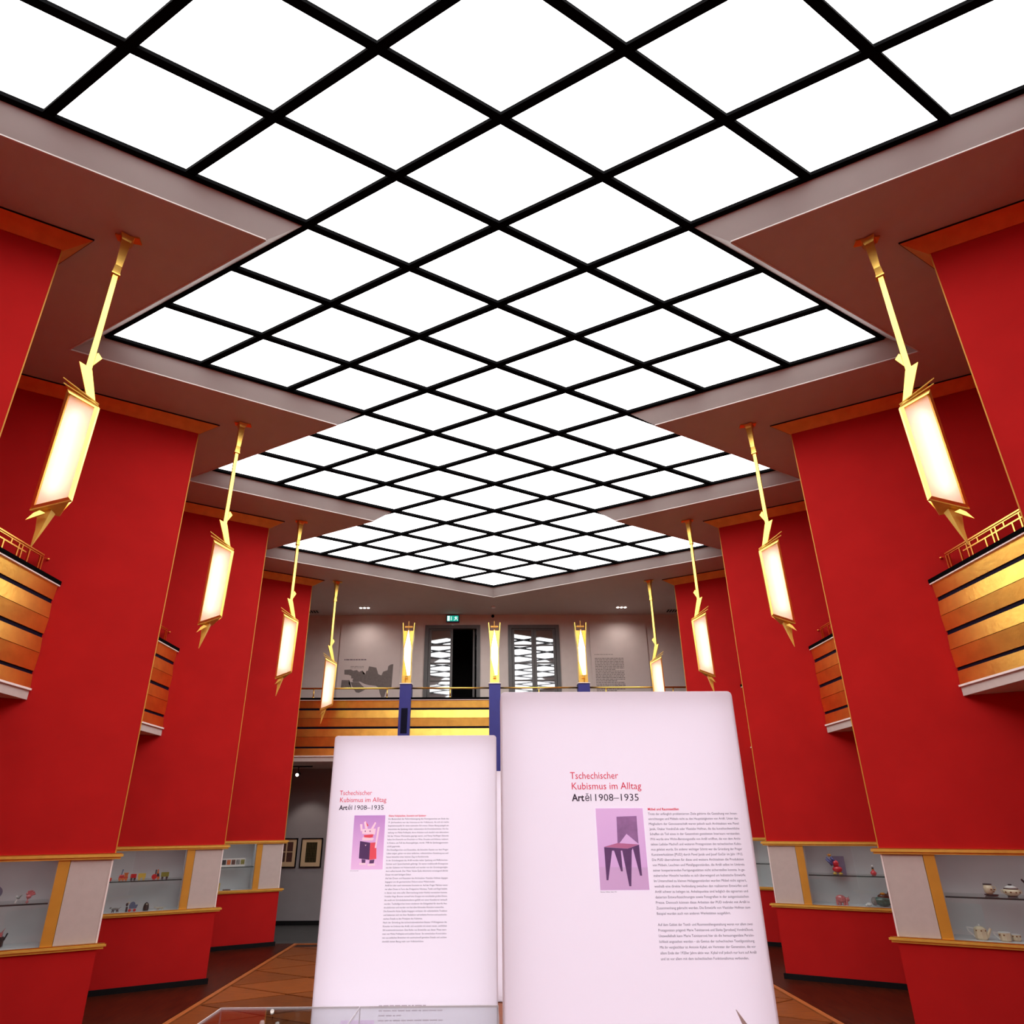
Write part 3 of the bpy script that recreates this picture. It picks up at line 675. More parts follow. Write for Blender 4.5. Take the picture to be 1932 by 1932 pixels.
def ramp_mat(name, c0, c1, axis='Z', rough=0.7, glow=0.0):
    m = bpy.data.materials.new(name); m.use_nodes = True; nt = m.node_tree; b = nt.nodes['Principled BSDF']; b.inputs['Roughness'].default_value = rough
    tc = nt.nodes.new('ShaderNodeTexCoord'); sp_ = nt.nodes.new('ShaderNodeSeparateXYZ'); r = nt.nodes.new('ShaderNodeValToRGB')
    nt.links.new(tc.outputs['Generated'], sp_.inputs[0]); nt.links.new(sp_.outputs[axis], r.inputs[0]); nt.links.new(r.outputs[0], b.inputs['Base Color'])
    if glow: nt.links.new(r.outputs[0], b.inputs['Emission Color']); b.inputs['Emission Strength'].default_value = glow
    r.color_ramp.elements[0].color = (*c0, 1); r.color_ramp.elements[1].color = (*c1, 1); MATS[name] = m; return m
def print_layer(name, par, X, polys, m, y):
    b = BM()
    for p in polys: flat(b, [(x - X, z) for x, z in p], y)
    return obj(name, b, m, par, recalc=False)
def photo(par, X, x0, x1, z0, z1, m):
    b = BM(); plate(b, [(x0 - X, z0), (x1 - X, z0), (x1 - X, z1), (x0 - X, z1)], -0.0011, -0.0004); return obj('photo_print', b, m, par)
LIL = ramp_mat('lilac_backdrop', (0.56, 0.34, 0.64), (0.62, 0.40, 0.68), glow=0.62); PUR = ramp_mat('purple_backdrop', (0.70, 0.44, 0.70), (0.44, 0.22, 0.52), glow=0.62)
f = photo(pR, PR_X, 0.3622, 0.5603, 1.392, 1.7035, LIL)
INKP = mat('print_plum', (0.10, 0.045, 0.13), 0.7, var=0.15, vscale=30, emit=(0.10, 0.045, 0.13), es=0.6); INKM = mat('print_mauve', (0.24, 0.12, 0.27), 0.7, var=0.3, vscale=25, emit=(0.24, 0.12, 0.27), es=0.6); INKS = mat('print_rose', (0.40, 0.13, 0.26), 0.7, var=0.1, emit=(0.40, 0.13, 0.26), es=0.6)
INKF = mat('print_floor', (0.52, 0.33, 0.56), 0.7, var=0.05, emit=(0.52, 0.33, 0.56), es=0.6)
print_layer('floor_tone', f, PR_X, [[(0.3624, 1.3925), (0.5600, 1.3925), (0.5600, 1.475), (0.3624, 1.4775)]], INKF, -0.00125)
print_layer('chair_back', f, PR_X, [[(0.4481, 1.6702), (0.4444, 1.5664), (0.4540, 1.5686), (0.4845, 1.6031), (0.5249, 1.5698), (0.5310, 1.5640), (0.5322, 1.6726)]], INKM, -0.0014)
print_layer('chair_legs', f, PR_X, [[(0.3880, 1.5526), (0.3895, 1.4283), (0.3970, 1.4283), (0.4200, 1.5390), (0.4617, 1.5390), (0.4800, 1.4057), (0.4880, 1.4057), (0.5010, 1.5400), (0.5060, 1.5480), (0.5270, 1.4443), (0.5350, 1.4443), (0.5330, 1.5615), (0.4850, 1.5460)],
            [(0.4280, 1.5390), (0.4510, 1.4607), (0.4580, 1.4607), (0.4560, 1.5390)]], INKP, -0.0014)
print_layer('chair_seat', f, PR_X, [[(0.3870, 1.5535), (0.4855, 1.5465), (0.5320, 1.5620), (0.4444, 1.5680)]], INKS, -0.0016)
f = photo(pL, PL_X, -0.9395, -0.7438, 1.3865, 1.7015, PUR)
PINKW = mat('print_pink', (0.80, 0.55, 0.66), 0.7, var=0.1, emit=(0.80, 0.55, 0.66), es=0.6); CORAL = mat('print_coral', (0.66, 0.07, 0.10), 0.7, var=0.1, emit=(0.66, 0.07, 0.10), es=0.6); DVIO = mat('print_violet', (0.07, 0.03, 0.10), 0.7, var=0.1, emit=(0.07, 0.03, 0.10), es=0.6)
print_layer('toy_body_front', f, PL_X, [[(-0.8929, 1.5499), (-0.8936, 1.4501), (-0.8288, 1.4412), (-0.8292, 1.5400)]], DVIO, -0.0014)
print_layer('toy_body_side', f, PL_X, [[(-0.8290, 1.5400), (-0.8286, 1.4412), (-0.7852, 1.4466), (-0.7909, 1.5420)], [(-0.872, 1.585), (-0.866, 1.563), (-0.815, 1.572), (-0.812, 1.590)], [(-0.846, 1.640), (-0.868, 1.668), (-0.872, 1.660), (-0.858, 1.636)]], CORAL, -0.0014)
TOY = [[(-0.8822, 1.620), (-0.8830, 1.592), (-0.8030, 1.588), (-0.7987, 1.622)], [(-0.8795, 1.5720), (-0.8795, 1.5527), (-0.8150, 1.5527), (-0.8063, 1.5667)], [(-0.9000, 1.6488), (-0.8930, 1.6080), (-0.8830, 1.6080), (-0.8860, 1.6488)], [(-0.7990, 1.5091), (-0.7903, 1.5091), (-0.7750, 1.6334), (-0.7880, 1.6290)],
            [(-0.8890, 1.4240), (-0.8890, 1.4130), (-0.8480, 1.4130), (-0.8500, 1.4260)], [(-0.8360, 1.4180), (-0.8360, 1.4070), (-0.7900, 1.4080), (-0.7950, 1.4210)], [(-0.830, 1.622), (-0.806, 1.662), (-0.799, 1.655), (-0.815, 1.622)], [(-0.866, 1.622), (-0.876, 1.660), (-0.866, 1.668), (-0.850, 1.622)], [(-0.862, 1.530), (-0.857, 1.520), (-0.852, 1.530), (-0.857, 1.527)]]
for nm, pp in zip(('toy_head', 'toy_jaw', 'toy_arm', 'toy_arm', 'toy_foot', 'toy_foot', 'toy_horn', 'toy_horn', 'toy_badge'), TOY): print_layer(nm, f, PL_X, [pp], PINKW, -0.0016)
print_layer('toy_dark', f, PL_X, [[(-0.876, 1.446), (-0.874, 1.424), (-0.852, 1.424), (-0.852, 1.443)], [(-0.826, 1.440), (-0.828, 1.420), (-0.800, 1.421), (-0.796, 1.443)], [(-0.868, 1.611), (-0.868, 1.604), (-0.861, 1.604), (-0.861, 1.611)], [(-0.838, 1.611), (-0.838, 1.604), (-0.831, 1.604), (-0.831, 1.611)]], INKP, -0.0018)

REFLTINT = mat('painted_reflection_mauve', (0.42, 0.34, 0.42), 0.8, var=0.05)  # flat colour imitating a reflection in the vitrine glass
def reflection_rows():  # word rows painted on the panel foot to imitate text reflected in the vitrine
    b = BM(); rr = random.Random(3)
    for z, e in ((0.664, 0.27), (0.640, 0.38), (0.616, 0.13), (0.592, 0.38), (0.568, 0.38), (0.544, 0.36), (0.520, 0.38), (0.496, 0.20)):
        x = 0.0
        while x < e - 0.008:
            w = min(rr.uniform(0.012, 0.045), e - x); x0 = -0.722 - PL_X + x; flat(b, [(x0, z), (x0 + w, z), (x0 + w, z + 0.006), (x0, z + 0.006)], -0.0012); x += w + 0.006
    obj('painted_reflection_rows', b, REFLTINT, pL, recalc=False)
reflection_rows()
photo(pL, PL_X, -0.935, -0.744, 0.36, 0.598, LIL)  # lilac patch painted in as part of the imitated vitrine reflection

# ------------------------------------------------------------------ glass vitrine in front of the left panel
v = thing('glass_vitrine', 'low clear glass vitrine before the left text panel', 'display case', (-1.59, 0.55, 0))
VW, VD, VH = 1.555, 0.845, 0.684
b = BM(); box(b, 0, VW, 0, VD, 0, 0.30); obj('plinth', b, CREAM, v)
for x0, x1 in ((0.0, 0.776), (0.7785, VW)):
    b = BM(); box(b, x0, x1, 0, VD, VH - 0.008, VH); obj('top_pane', b, GLASSV, v)
    b = BM(); box(b, x0 + 0.001, x1 - 0.001, VD - 0.008, VD, 0.301, VH - 0.0085); obj('back_pane', b, GLASSV, v)
    b = BM(); box(b, x0 + 0.001, x1 - 0.001, 0, 0.008, 0.301, VH - 0.0085); obj('front_pane', b, GLASSV, v)
for x in (0.0, VW - 0.008):
    b = BM(); box(b, x, x + 0.008, 0.009, VD - 0.009, 0.301, VH - 0.0085); obj('side_pane', b, GLASSV, v)
EDGE = mat('glass_edge', (0.55, 0.52, 0.54), 0.25, 0.0, var=0.03)
b = BM(); box(b, 0, VW, VD - 0.002, VD + 0.004, VH - 0.009, VH + 0.001); obj('glass_edge', b, EDGE, v)
b = BM(); box(b, 0.7755, 0.779, 0, VD - 0.003, VH - 0.008, VH + 0.0012); obj('glass_edge', b, EDGE, v)
b = BM(); box(b, -0.004, 0.002, 0, VD - 0.003, VH - 0.009, VH + 0.001); obj('glass_edge', b, EDGE, v)
b = BM(); box(b, 0.774, 0.780, VD - 0.006, VD - 0.001, 0.30, VH - 0.01); obj('glass_edge', b, EDGE, v)
b = BM(); box(b, -0.003, 0.003, VD - 0.006, VD, 0.30, VH - 0.01); obj('glass_edge', b, EDGE, v)
CERW = mat('white_ceramic', (0.75, 0.70, 0.66), 0.25, var=0.03, coat=0.3)
for i, (x, y) in enumerate(((-1.302, 1.235), (-1.212, 1.206))):
    t = thing('slender_bottle', ('left' if i == 0 else 'right') + ' of two slender white bottles whose tops show inside the low glass vitrine', 'bottle', (x, y, 0.30))
    b = BM(); lathe(b, [(0.03, 0), (0.036, 0.06), (0.030, 0.18), (0.014, 0.27), (0.010, 0.335)], 16); obj('body', b, CERW, t, True)
    b = BM(); lathe(b, [(0.012, 0.336), (0.013, 0.35), (0.009, 0.364)], 16); obj('stopper', b, CERW, t, True)

# pointed steel blade of a stand in front of the tall right panel
t = thing('steel_stand', 'pointed grey steel stand tip before the tall right panel', 'stand', (0.88, -0.02, 0))
b = BM(); box(b, -0.10, 0.10, -0.05, 0.05, 0, 0.012); obj('base_plate', b, STEEL, t)
b = BM(); loft(b, [(-0.006, -0.004, 0.012), (0.034, -0.004, 0.012), (0.034, 0.004, 0.012), (-0.006, 0.004, 0.012)], [(-0.058, -0.004, 0.960), (-0.043, -0.004, 0.966), (-0.043, 0.004, 0.966), (-0.058, 0.004, 0.960)])
loft(b, [(-0.058, -0.004, 0.960), (-0.043, -0.004, 0.966), (-0.043, 0.004, 0.966), (-0.058, 0.004, 0.960)], [(-0.0775, -0.002, 1.011), (-0.0765, -0.002, 1.012), (-0.0765, 0.002, 1.012), (-0.0775, 0.002, 1.011)]); obj('blade', b, STEEL, t)
b = BM(); loft(b, [(0.0345, -0.006, 0.012), (0.0385, -0.006, 0.012), (0.0385, 0.006, 0.012), (0.0345, 0.006, 0.012)], [(-0.0425, -0.006, 0.967), (-0.0395, -0.006, 0.964), (-0.0395, 0.006, 0.964), (-0.0425, 0.006, 0.967)]); obj('rib', b, DARK, t)

# ------------------------------------------------------------------ gallery end: doors, sign, boards
def glazed_leaf(par, x0, x1, y, zs, m=MIRROR):
    """door leaf: stiles and rails, four mirror-dark panes"""
    lf = BM(); w = 0.05; zb = ZGF + 0.002
    box(lf, x0, x0 + w, y, y + 0.04, zb, zs[0] + 0.06); box(lf, x1 - w, x1, y, y + 0.04, zb, zs[0] + 0.06)
    box(lf, x0 + w, x1 - w, y, y + 0.04, zs[0], zs[0] + 0.06)
    for z in zs[1:]: box(lf, x0 + w, x1 - w, y, y + 0.04, z - 0.014, z + 0.014)
    box(lf, x0 + w, x1 - w, y, y + 0.04, zb, zb + 0.3)
    leaf = obj('door_leaf', lf, DOORG, par)
    zz = zs + [zb + 0.3]
    for i in range(len(zz) - 1):
        b = BM(); hi = zz[i] - (0.0 if i == 0 else 0.014); lo = zz[i + 1] + (0.014 if i < len(zz) - 2 else 0)
        b = BM(); box(b, -(x1 - x0) / 2 + w + 0.001, (x1 - x0) / 2 - w - 0.001, -0.003, 0.003, -(hi - lo) / 2 + 0.001, (hi - lo) / 2 - 0.001)
        o = obj('pane', b, m, leaf); o.location = ((x0 + x1) / 2, y + 0.02, (hi + lo) / 2); o.rotation_euler = (random.uniform(-0.006, 0.006), 0, random.uniform(-0.008, 0.008))
    return leaf
def door_frame(par, x0, x1, zt):
    b = BM(); y0, y1 = YB - 0.03, YB + 0.05
    box(b, x0 - 0.04, x0 + 0.035, y0, y1, ZGF + 0.002, zt + 0.04); box(b, x1 - 0.035, x1 + 0.04, y0, y1, ZGF + 0.002, zt + 0.04); box(b, x0 + 0.035, x1 - 0.035, y0, y1, zt - 0.035, zt + 0.04)
    return obj('door_frame', b, DOORG, par)
ZP = [5.43, 5.11, 4.735, 4.37, 3.95, 3.5]
d1 = bpy.data.objects.new('door_1', None); COL.objects.link(d1); d1['kind'] = 'structure'
door_frame(d1, DL[0], DL[1], DL[2]); glazed_leaf(d1, DL[0] + 0.04, -0.835, YB, ZP)
lf = glazed_leaf(d1, DL[0] + 0.04, -0.835, YB, ZP); lf.rotation_euler = (0, 0, math.radians(78))
lf.location = Vector((DL[1] - 0.075, YB + 0.06, 0)) - Matrix.Rotation(math.radians(78), 3, 'Z') @ Vector((DL[0] + 0.04, YB, 0))
d2 = bpy.data.objects.new('door_2', None); COL.objects.link(d2); d2['kind'] = 'structure'
door_frame(d2, DR[0], DR[1], DR[2]); glazed_leaf(d2, DR[0] + 0.04, 0.834, YB, ZP); glazed_leaf(d2, 0.838, DR[1] - 0.04, YB, ZP)

t = thing('exit_sign', 'lit green and white escape route sign above the left end door', 'sign', (-0.842, YB - 0.012, 5.60))
b = BM(); box(b, -0.135, 0.135, -0.05, 0.01, 0.0, 0.145); obj('housing', b, mat('sign_blue', (0.03, 0.06, 0.25), 0.4, var=0.02), t)
b = BM(); box(b, -0.118, 0.118, -0.053, -0.0505, 0.012, 0.133); obj('lit_face', b, emat('sign_green', (0.02, 0.42, 0.30), 1.0), t)
SGW = emat('sign_white', (0.75, 0.97, 0.95), 1.2)
b = BM(); plate(b, [(-0.112, 0.018), (-0.062, 0.018), (-0.062, 0.127), (-0.112, 0.127)], -0.055, -0.0535); obj('door_symbol', b, SGW, t)
b = BM(); plate(b, [(-0.03, 0.030), (-0.046, 0.046), (-0.037, 0.046), (-0.037, 0.115), (-0.022, 0.115), (-0.022, 0.046), (-0.014, 0.046)], -0.055, -0.0535); obj('arrow', b, SGW, t)
b = BM(); plate(b, [(0.03, 0.085), (0.055, 0.112), (0.085, 0.108), (0.105, 0.085), (0.098, 0.080), (0.082, 0.098), (0.073, 0.095), (0.080, 0.072), (0.100, 0.058), (0.108, 0.024), (0.098, 0.024), (0.090, 0.050), (0.068, 0.062), (0.052, 0.038), (0.020, 0.030), (0.018, 0.039), (0.046, 0.048), (0.056, 0.092), (0.038, 0.080)], -0.055, -0.0535); lathe(b, [(0.0, -0.0535), (0.010, -0.0535), (0.010, -0.055), (0.0, -0.055)][1:3], 10)
obj('running_figure', b, SGW, t)
t = thing('camera_dome', 'small black dome above the middle gallery lamp', 'camera', (-0.008, YB - 0.03, 5.733))
b = BM(); ball(b, (0, 0, 0), 0.032); obj('dome', b, BLACK, t, True); b = BM(); tube(b, (0, 0.029, 0), (0, 0.0, 0), 0.02, n=12); obj('mount', b, DARK, t)

t = thing('wall_board', 'large pale wall board with a grey map left of the end doors', 'board', (-2.524, YB - 0.022, ZGF))
b = BM(); box(b, -0.622, 0.622, 0, 0.021, 0.15, 5.575 - ZGF); obj('sheet', b, BOARD, t)
MAPC = mat('map_grey', (0.19, 0.165, 0.155), 0.8, var=0.12, vscale=25)
mc = lambda x, y: (-3.023 + 2.524 + (x - 285) / 1340 * 1.0, 4.71 - ZGF - (y - 500) / 900 * 0.66)
LAND = {'land_europe_asia': [(300, 660), (310, 790), (430, 800), (500, 830), (505, 900), (560, 905), (540, 960), (560, 1000), (700, 1000), (735, 985), (800, 1000), (890, 1060), (1000, 1090), (1170, 1110), (1260, 1160), (1290, 1300), (1340, 1425), (1420, 1420), (1450, 1290), (1500, 1200), (1600, 1160), (1615, 500), (1550, 510), (1480, 560), (1470, 670), (1350, 715), (1310, 820), (1220, 780), (1190, 680), (1160, 600), (960, 560), (940, 680), (890, 700), (880, 790), (810, 780), (790, 680), (700, 720), (640, 665), (540, 685), (480, 650)],
        'land_africa': [(240, 1200), (250, 945), (460, 950), (480, 1010), (440, 1040), (520, 1150), (540, 1200)],
        'land_arabia': [(490, 1005), (720, 1005), (800, 1090), (920, 1195), (840, 1250), (740, 1300), (660, 1290), (560, 1150)]}
for nm, pp in LAND.items():
    b = BM(); f = b.faces.new([b.verts.new((mc(*p)[0], -0.001, mc(*p)[1])) for p in pp]); bmesh.ops.triangulate(b, faces=[f], ngon_method='EAR_CLIP'); obj(nm, b, MAPC, t)
def word_rows(name, par, x0, x1, z0, dz, n, h, y, m, short=()):
    b = BM(); rr = random.Random(n)
    for i in range(n):
        x = x0; z = z0 - i * dz; e = x1 if i not in short else x0 + (x1 - x0) * 0.72
        while x < e - 0.01:
            w = min(rr.uniform(0.02, 0.075), e - x); flat(b, [(x, z), (x + w, z), (x + w, z + h), (x, z + h)], y); x += w + 0.009
    return obj(name, b, m, par, recalc=False)
INKG = mat('grey_ink', (0.14, 0.12, 0.115), 0.8, var=0.05)
word_rows('title_line', t, -0.506, -0.06, 4.795 - ZGF, 0.02, 1, 0.017, -0.001, BLACKINK)
word_rows('place_names', t, -0.37, -0.10, 4.66 - ZGF, 0.028, 2, 0.008, -0.001, INKG)
t = thing('wall_board', 'large pale wall board with a column of text right of the end doors', 'board', (2.587, YB - 0.022, ZGF))
b = BM(); box(b, -0.586, 0.586, 0, 0.021, 0.15, 5.565 - ZGF); obj('sheet', b, BOARD, t)
word_rows('title_line', t, -0.518, -0.14, 4.893 - ZGF, 0.02, 1, 0.009, -0.001, INKG)
word_rows('text_column', t, -0.518, 0.07, 4.81 - ZGF, 0.0335, 26, 0.013, -0.001, INKG, (7, 14, 20))

# ceiling fittings over the gallery
for sd, w in ((-1, 'left'), (1, 'right')):
    t = thing('downlight', 'row of three small lit ceiling spots over the gallery, %s side' % w, 'downlight', (sd * 2.60, 11.97 * S, ZS))
    b = BM(); box(b, -0.115, 0.115, -0.03, 0.03, -0.006, -0.001); obj('trim_plate', b, WHITE, t)
    for i in (-1, 0, 1):
        b = BM(); lathe(b, [(0.026, -0.012), (0.026, -0.0065)], 14, (i * 0.075, 0, 0)); obj('bulb', b, emat('spot_glow', (1.0, 0.90, 0.82), 9.0), t)
    ld = bpy.data.lights.new('downlight_beam', 'SPOT'); ld.energy = 20; ld.color = (1.0, 0.90, 0.84); ld.spot_size = math.radians(160); ld.spot_blend = 1.0; ld.shadow_soft_size = 0.08
    lo = bpy.data.objects.new('downlight_beam', ld); COL.objects.link(lo); lo.parent = t; lo.location = (0, 0, -0.05)
    t = thing('air_vent', 'dark slatted air vent in the gallery ceiling, %s side' % w, 'vent', (sd * 3.69, 12.26 * S, ZS))
    b = BM(); box(b, -0.13, 0.13, -0.09, 0.09, -0.008, -0.001); obj('frame', b, WHITE, t)
    for i in range(4):
        b = BM(); box(b, -0.10 + i * 0.055, -0.068 + i * 0.055, -0.075, 0.075, -0.011, -0.0085); obj('slot', b, DARK, t)
t = thing('smoke_detector', 'small pale round detector on the gallery ceiling', 'detector', (0.0, 11.92 * S, ZS))
b = BM(); lathe(b, [(0.03, -0.03), (0.045, -0.02), (0.05, -0.001)], 16); obj('housing', b, LIP, t, True)

# ------------------------------------------------------------------ under the gallery: pictures and a spotlight
def make_frame(x0, x1, label, kind):
    z0, z1 = 0.931, 1.427
    t = thing('framed_print', label, 'picture', ((x0 + x1) / 2, YB - 0.001, z0)); w = (x1 - x0) / 2; h = z1 - z0
    b = BM(); f_ = 0.016
    box(b, -w, -w + f_, -0.03, 0, 0, h); box(b, w - f_, w, -0.03, 0, 0, h); box(b, -w + f_, w - f_, -0.03, 0, 0, f_); box(b, -w + f_, w - f_, -0.03, 0, h - f_, h); obj('frame', b, BLACK, t)
    b = BM(); box(b, -w + f_, w - f_, -0.016, -0.004, f_, h - f_); obj('mount', b, mat('tan_mount', (0.58, 0.42, 0.25), 0.8, var=0.04), t)
    D1 = mat('print_brown', (0.07, 0.022, 0.015), 0.8, var=0.3, vscale=80); D2 = mat('print_olive', (0.07, 0.05, 0.010), 0.8, var=0.4, vscale=90)
    if kind == 0:
        for ix in (-1, 1):
            for iz in (0, 1):
                b = BM(); xx = sorted((ix * 0.012, ix * 0.115)); box(b, xx[0], xx[1], -0.018, -0.0165, 0.095 + iz * 0.175, 0.095 + iz * 0.175 + 0.16); obj('print', b, D1, t)
    else:
        b = BM(); box(b, -0.10, 0.10, -0.018, -0.0165, 0.085, 0.425); p = obj('print', b, D2, t)
        b = BM()
        for i in range(7): box(b, -0.092 + i * 0.0285, -0.084 + i * 0.0285, -0.0195, -0.0185, 0.09, 0.42)
        for i in range(12): box(b, -0.096, 0.096, -0.0205, -0.0197, 0.095 + i * 0.0275, 0.100 + i * 0.0275)
        obj('grid_lines', b, BLACK, p)
make_frame(-3.985, -3.600, 'framed print of four dark squares, partly behind the farthest left pillar', 0)
make_frame(-3.532, -3.144, 'framed print of one dark upright rectangle on the rear wall', 1)
t = thing('spotlight', 'small lit spotlight under the gallery beside the farthest left pillar', 'spotlight', (-3.56, 11.85 * S, 2.664))
b = BM(); box(b, -0.25, 0.25, -0.015, 0.015, -0.02, -0.001); obj('track', b, DARK, t)
b = BM(); tube(b, (0, 0, -0.02), (0, 0, -0.10), 0.008, n=8); obj('stem', b, DARK, t)
b = BM(); tube(b, (0, 0.05, -0.13), (0, -0.05, -0.16), 0.03, 0.036, 14); obj('housing', b, DARK, t)
b = BM(); tube(b, (0, -0.0505, -0.1602), (0, -0.054, -0.161), 0.03, 0.03, 14); obj('lens', b, emat('spot_lens', (1.0, 0.9, 0.85), 2.5), t)
ld = bpy.data.lights.new('spot', 'SPOT'); ld.energy = 18; ld.color = (1.0, 0.85, 0.75); ld.spot_size = math.radians(75); ld.spot_blend = 0.6; ld.shadow_soft_size = 0.04
lo = bpy.data.objects.new('spot_lamp', ld); COL.objects.link(lo); lo.parent = t; lo.location = (0, -0.06, -0.20)
dv = (Vector((-3.3, YB, 0.9)) - Vector((-3.56, 11.85 * S - 0.06, 2.464))); lo.rotation_euler = dv.to_track_quat('-Z', 'Y').to_euler()

# ------------------------------------------------------------------ exhibits standing in the cases
GR = 'exhibits in the pillar cases'
def exhibit(name, label, cat, sd, k, s_, z, t_=0.17):
    return thing(name, label, cat, case_pt(sd, k, s_, t_, z), None, rz=-sd * math.radians(26.565))
def part(par, name, m, fn, smooth=False):
    b = BM(); fn(b); return obj(name, b, m, par, smooth)
ORA = mat('toy_orange', (0.62, 0.13, 0.02), 0.4, var=0.05); TRED = mat('toy_red', (0.55, 0.02, 0.02), 0.4, var=0.05); TYEL = mat('toy_yellow', (0.62, 0.42, 0.07), 0.45, var=0.05)
TGRN = mat('toy_olive', (0.22, 0.20, 0.03), 0.5, var=0.05); TBLU = mat('toy_slate_blue', (0.10, 0.14, 0.24), 0.5, var=0.05); TDRK = mat('toy_dark', (0.015, 0.015, 0.02), 0.5, var=0.05)
TGRY = mat('toy_grey', (0.22, 0.21, 0.20), 0.6, var=0.3, vscale=60); TPAL = mat('toy_pale', (0.55, 0.47, 0.36), 0.6, var=0.2, vscale=60); PINKG = mat('pink_glass', (0.55, 0.16, 0.17), 0.12, var=0.25, vscale=40)
REDG = mat('red_glass', (0.60, 0.025, 0.04), 0.12, var=0.2, vscale=40); BLUG = mat('blue_glass', (0.07, 0.09, 0.28), 0.12, var=0.15); AMBG = mat('amber_glass', (0.60, 0.22, 0.03), 0.12, var=0.15)
GRNG = mat('green_glass', (0.05, 0.11, 0.09), 0.12, var=0.3, vscale=40); BRNG = mat('brown_glass', (0.10, 0.03, 0.02), 0.12, var=0.3, vscale=40); CER = mat('cream_ceramic', (0.72, 0.60, 0.42), 0.3, var=0.04, coat=0.3); SPOT = mat('brown_dot', (0.22, 0.07, 0.015), 0.5, var=0.05); WHT = mat('toy_white', (0.72, 0.70, 0.68), 0.4, var=0.03)
def wheel(b, x, y, z, r, w=0.008): tube(b, (x, y - w, z), (x, y + w, z), r, n=14)
# second left case, shelf: toy vehicles
t = exhibit('toy_locomotive', 'orange toy engine with a tall blue chimney on the glass shelf', 'toy', -1, 7, 0.993, SZ)
part(t, 'body', TRED, lambda b: (box(b, -0.045, 0.045, -0.016, 0.016, 0.018, 0.036), tube(b, (-0.04, 0, 0.045), (0.005, 0, 0.045), 0.014, n=14)))
part(t, 'cab', ORA, lambda b: (box(b, 0.008, 0.042, -0.018, 0.018, 0.036, 0.07), box(b, 0.002, 0.048, -0.022, 0.022, 0.07, 0.078)))
part(t, 'chimney', TBLU, lambda b: tube(b, (-0.022, 0, 0.058), (-0.014, 0, 0.115), 0.005, 0.006, 10))
for x in (-0.03, 0.0, 0.03): part(t, 'wheel', ORA, lambda b: wheel(b, x, -0.018, 0.014, 0.014))
def wagon(label, s_, m, m2, w, h):
    t = exhibit('toy_wagon', label, 'toy', -1, 7, s_, SZ)
    part(t, 'box', m, lambda b: (box(b, -w / 2, w / 2, -0.018, 0.018, 0.022, 0.027), box(b, -w / 2, w / 2, -0.020, -0.016, 0.027, h), box(b, -w / 2, w / 2, 0.016, 0.020, 0.027, h), box(b, -w / 2, -w / 2 + 0.004, -0.016, 0.016, 0.027, h), box(b, w / 2 - 0.004, w / 2, -0.016, 0.016, 0.027, h)))
    for x in (-w * 0.28, w * 0.28): part(t, 'wheel', m2, lambda b: wheel(b, x, -0.02, 0.012, 0.0125))
wagon('red toy wagon between the orange engine and the yellow wagon', 0.895, TRED, TDRK, 0.058, 0.062)
wagon('yellow toy wagon behind the red toy wagon on the shelf', 0.812, TYEL, TYEL, 0.076, 0.066)
wagon('olive green toy trailer behind the toy tractor on the shelf', 0.580, TGRN, TDRK, 0.080, 0.070)
t = exhibit('toy_tractor', 'toy tractor with one big red wheel and a small driver', 'toy', -1, 7, 0.668, SZ)
part(t, 'chassis', TDRK, lambda b: (box(b, -0.03, 0.034, -0.012, 0.012, 0.025, 0.038), box(b, 0.006, 0.028, -0.012, 0.012, 0.038, 0.06)))
part(t, 'big_wheel', TRED, lambda b: wheel(b, -0.018, -0.018, 0.028, 0.028)); part(t, 'small_wheel', ORA, lambda b: wheel(b, 0.024, -0.016, 0.014, 0.014))
part(t, 'driver', ORA, lambda b: (tube(b, (0.012, 0, 0.06), (0.012, 0, 0.085), 0.010, 0.006, 10), ball(b, (0.012, 0, 0.094), 0.008))); part(t, 'stack', TDRK, lambda b: tube(b, (-0.008, 0, 0.038), (-0.008, 0, 0.10), 0.006, n=8))
t = exhibit('toy_cart', 'small orange toy at the left edge of the toy shelf', 'toy', -1, 7, 1.125, SZ)
part(t, 'body', ORA, lambda b: box(b, -0.022, 0.022, -0.014, 0.014, 0.012, 0.032)); part(t, 'wheel', TRED, lambda b: (wheel(b, 0.012, -0.016, 0.012, 0.012)))
# second left case, floor
def hound(name, label, s_, m, w, h):
    t = exhibit(name, label, 'toy', -1, 7, s_, FZ)
    part(t, 'body', m, lambda b: (ball(b, (0, 0, h * 0.62), w * 0.36, 0.012, h * 0.2), tube(b, (w * 0.3, 0, h * 0.7), (w * 0.47, 0, h * 0.95), 0.004, 0.002, 8)), True)
    part(t, 'head', m, lambda b: (ball(b, (-w * 0.40, 0, h * 0.86), w * 0.09, 0.008, h * 0.12), tube(b, (-w * 0.38, 0, h * 0.82), (-w * 0.5, 0, h * 0.7), 0.006, 0.003, 8)), True)
    for x in (-w * 0.25, -w * 0.12, w * 0.14, w * 0.27): part(t, 'leg', TDRK if m is TGRY else m, lambda b: tube(b, (x * 0.8, 0, h * 0.5), (x, 0, 0), 0.006, 0.004, 8))
hound('toy_dog', 'grey toy dog lying low at the left of the case floor', 1.012, TGRY, 0.115, 0.055); hound('toy_greyhound', 'pale slender toy greyhound at the right of the case floor', 0.573, TPAL, 0.125, 0.036)
t = exhibit('toy_carriage', 'slate blue hooded toy carriage on red wheels', 'toy', -1, 7, 0.858, FZ)
part(t, 'body', TBLU, lambda b: loft(b, [(-0.022, -0.02, 0.03), (0.048, -0.02, 0.03), (0.048, 0.02, 0.03), (-0.022, 0.02, 0.03)], [(-0.026, -0.022, 0.066), (0.060, -0.022, 0.066), (0.060, 0.022, 0.066), (-0.026, 0.022, 0.066)]))
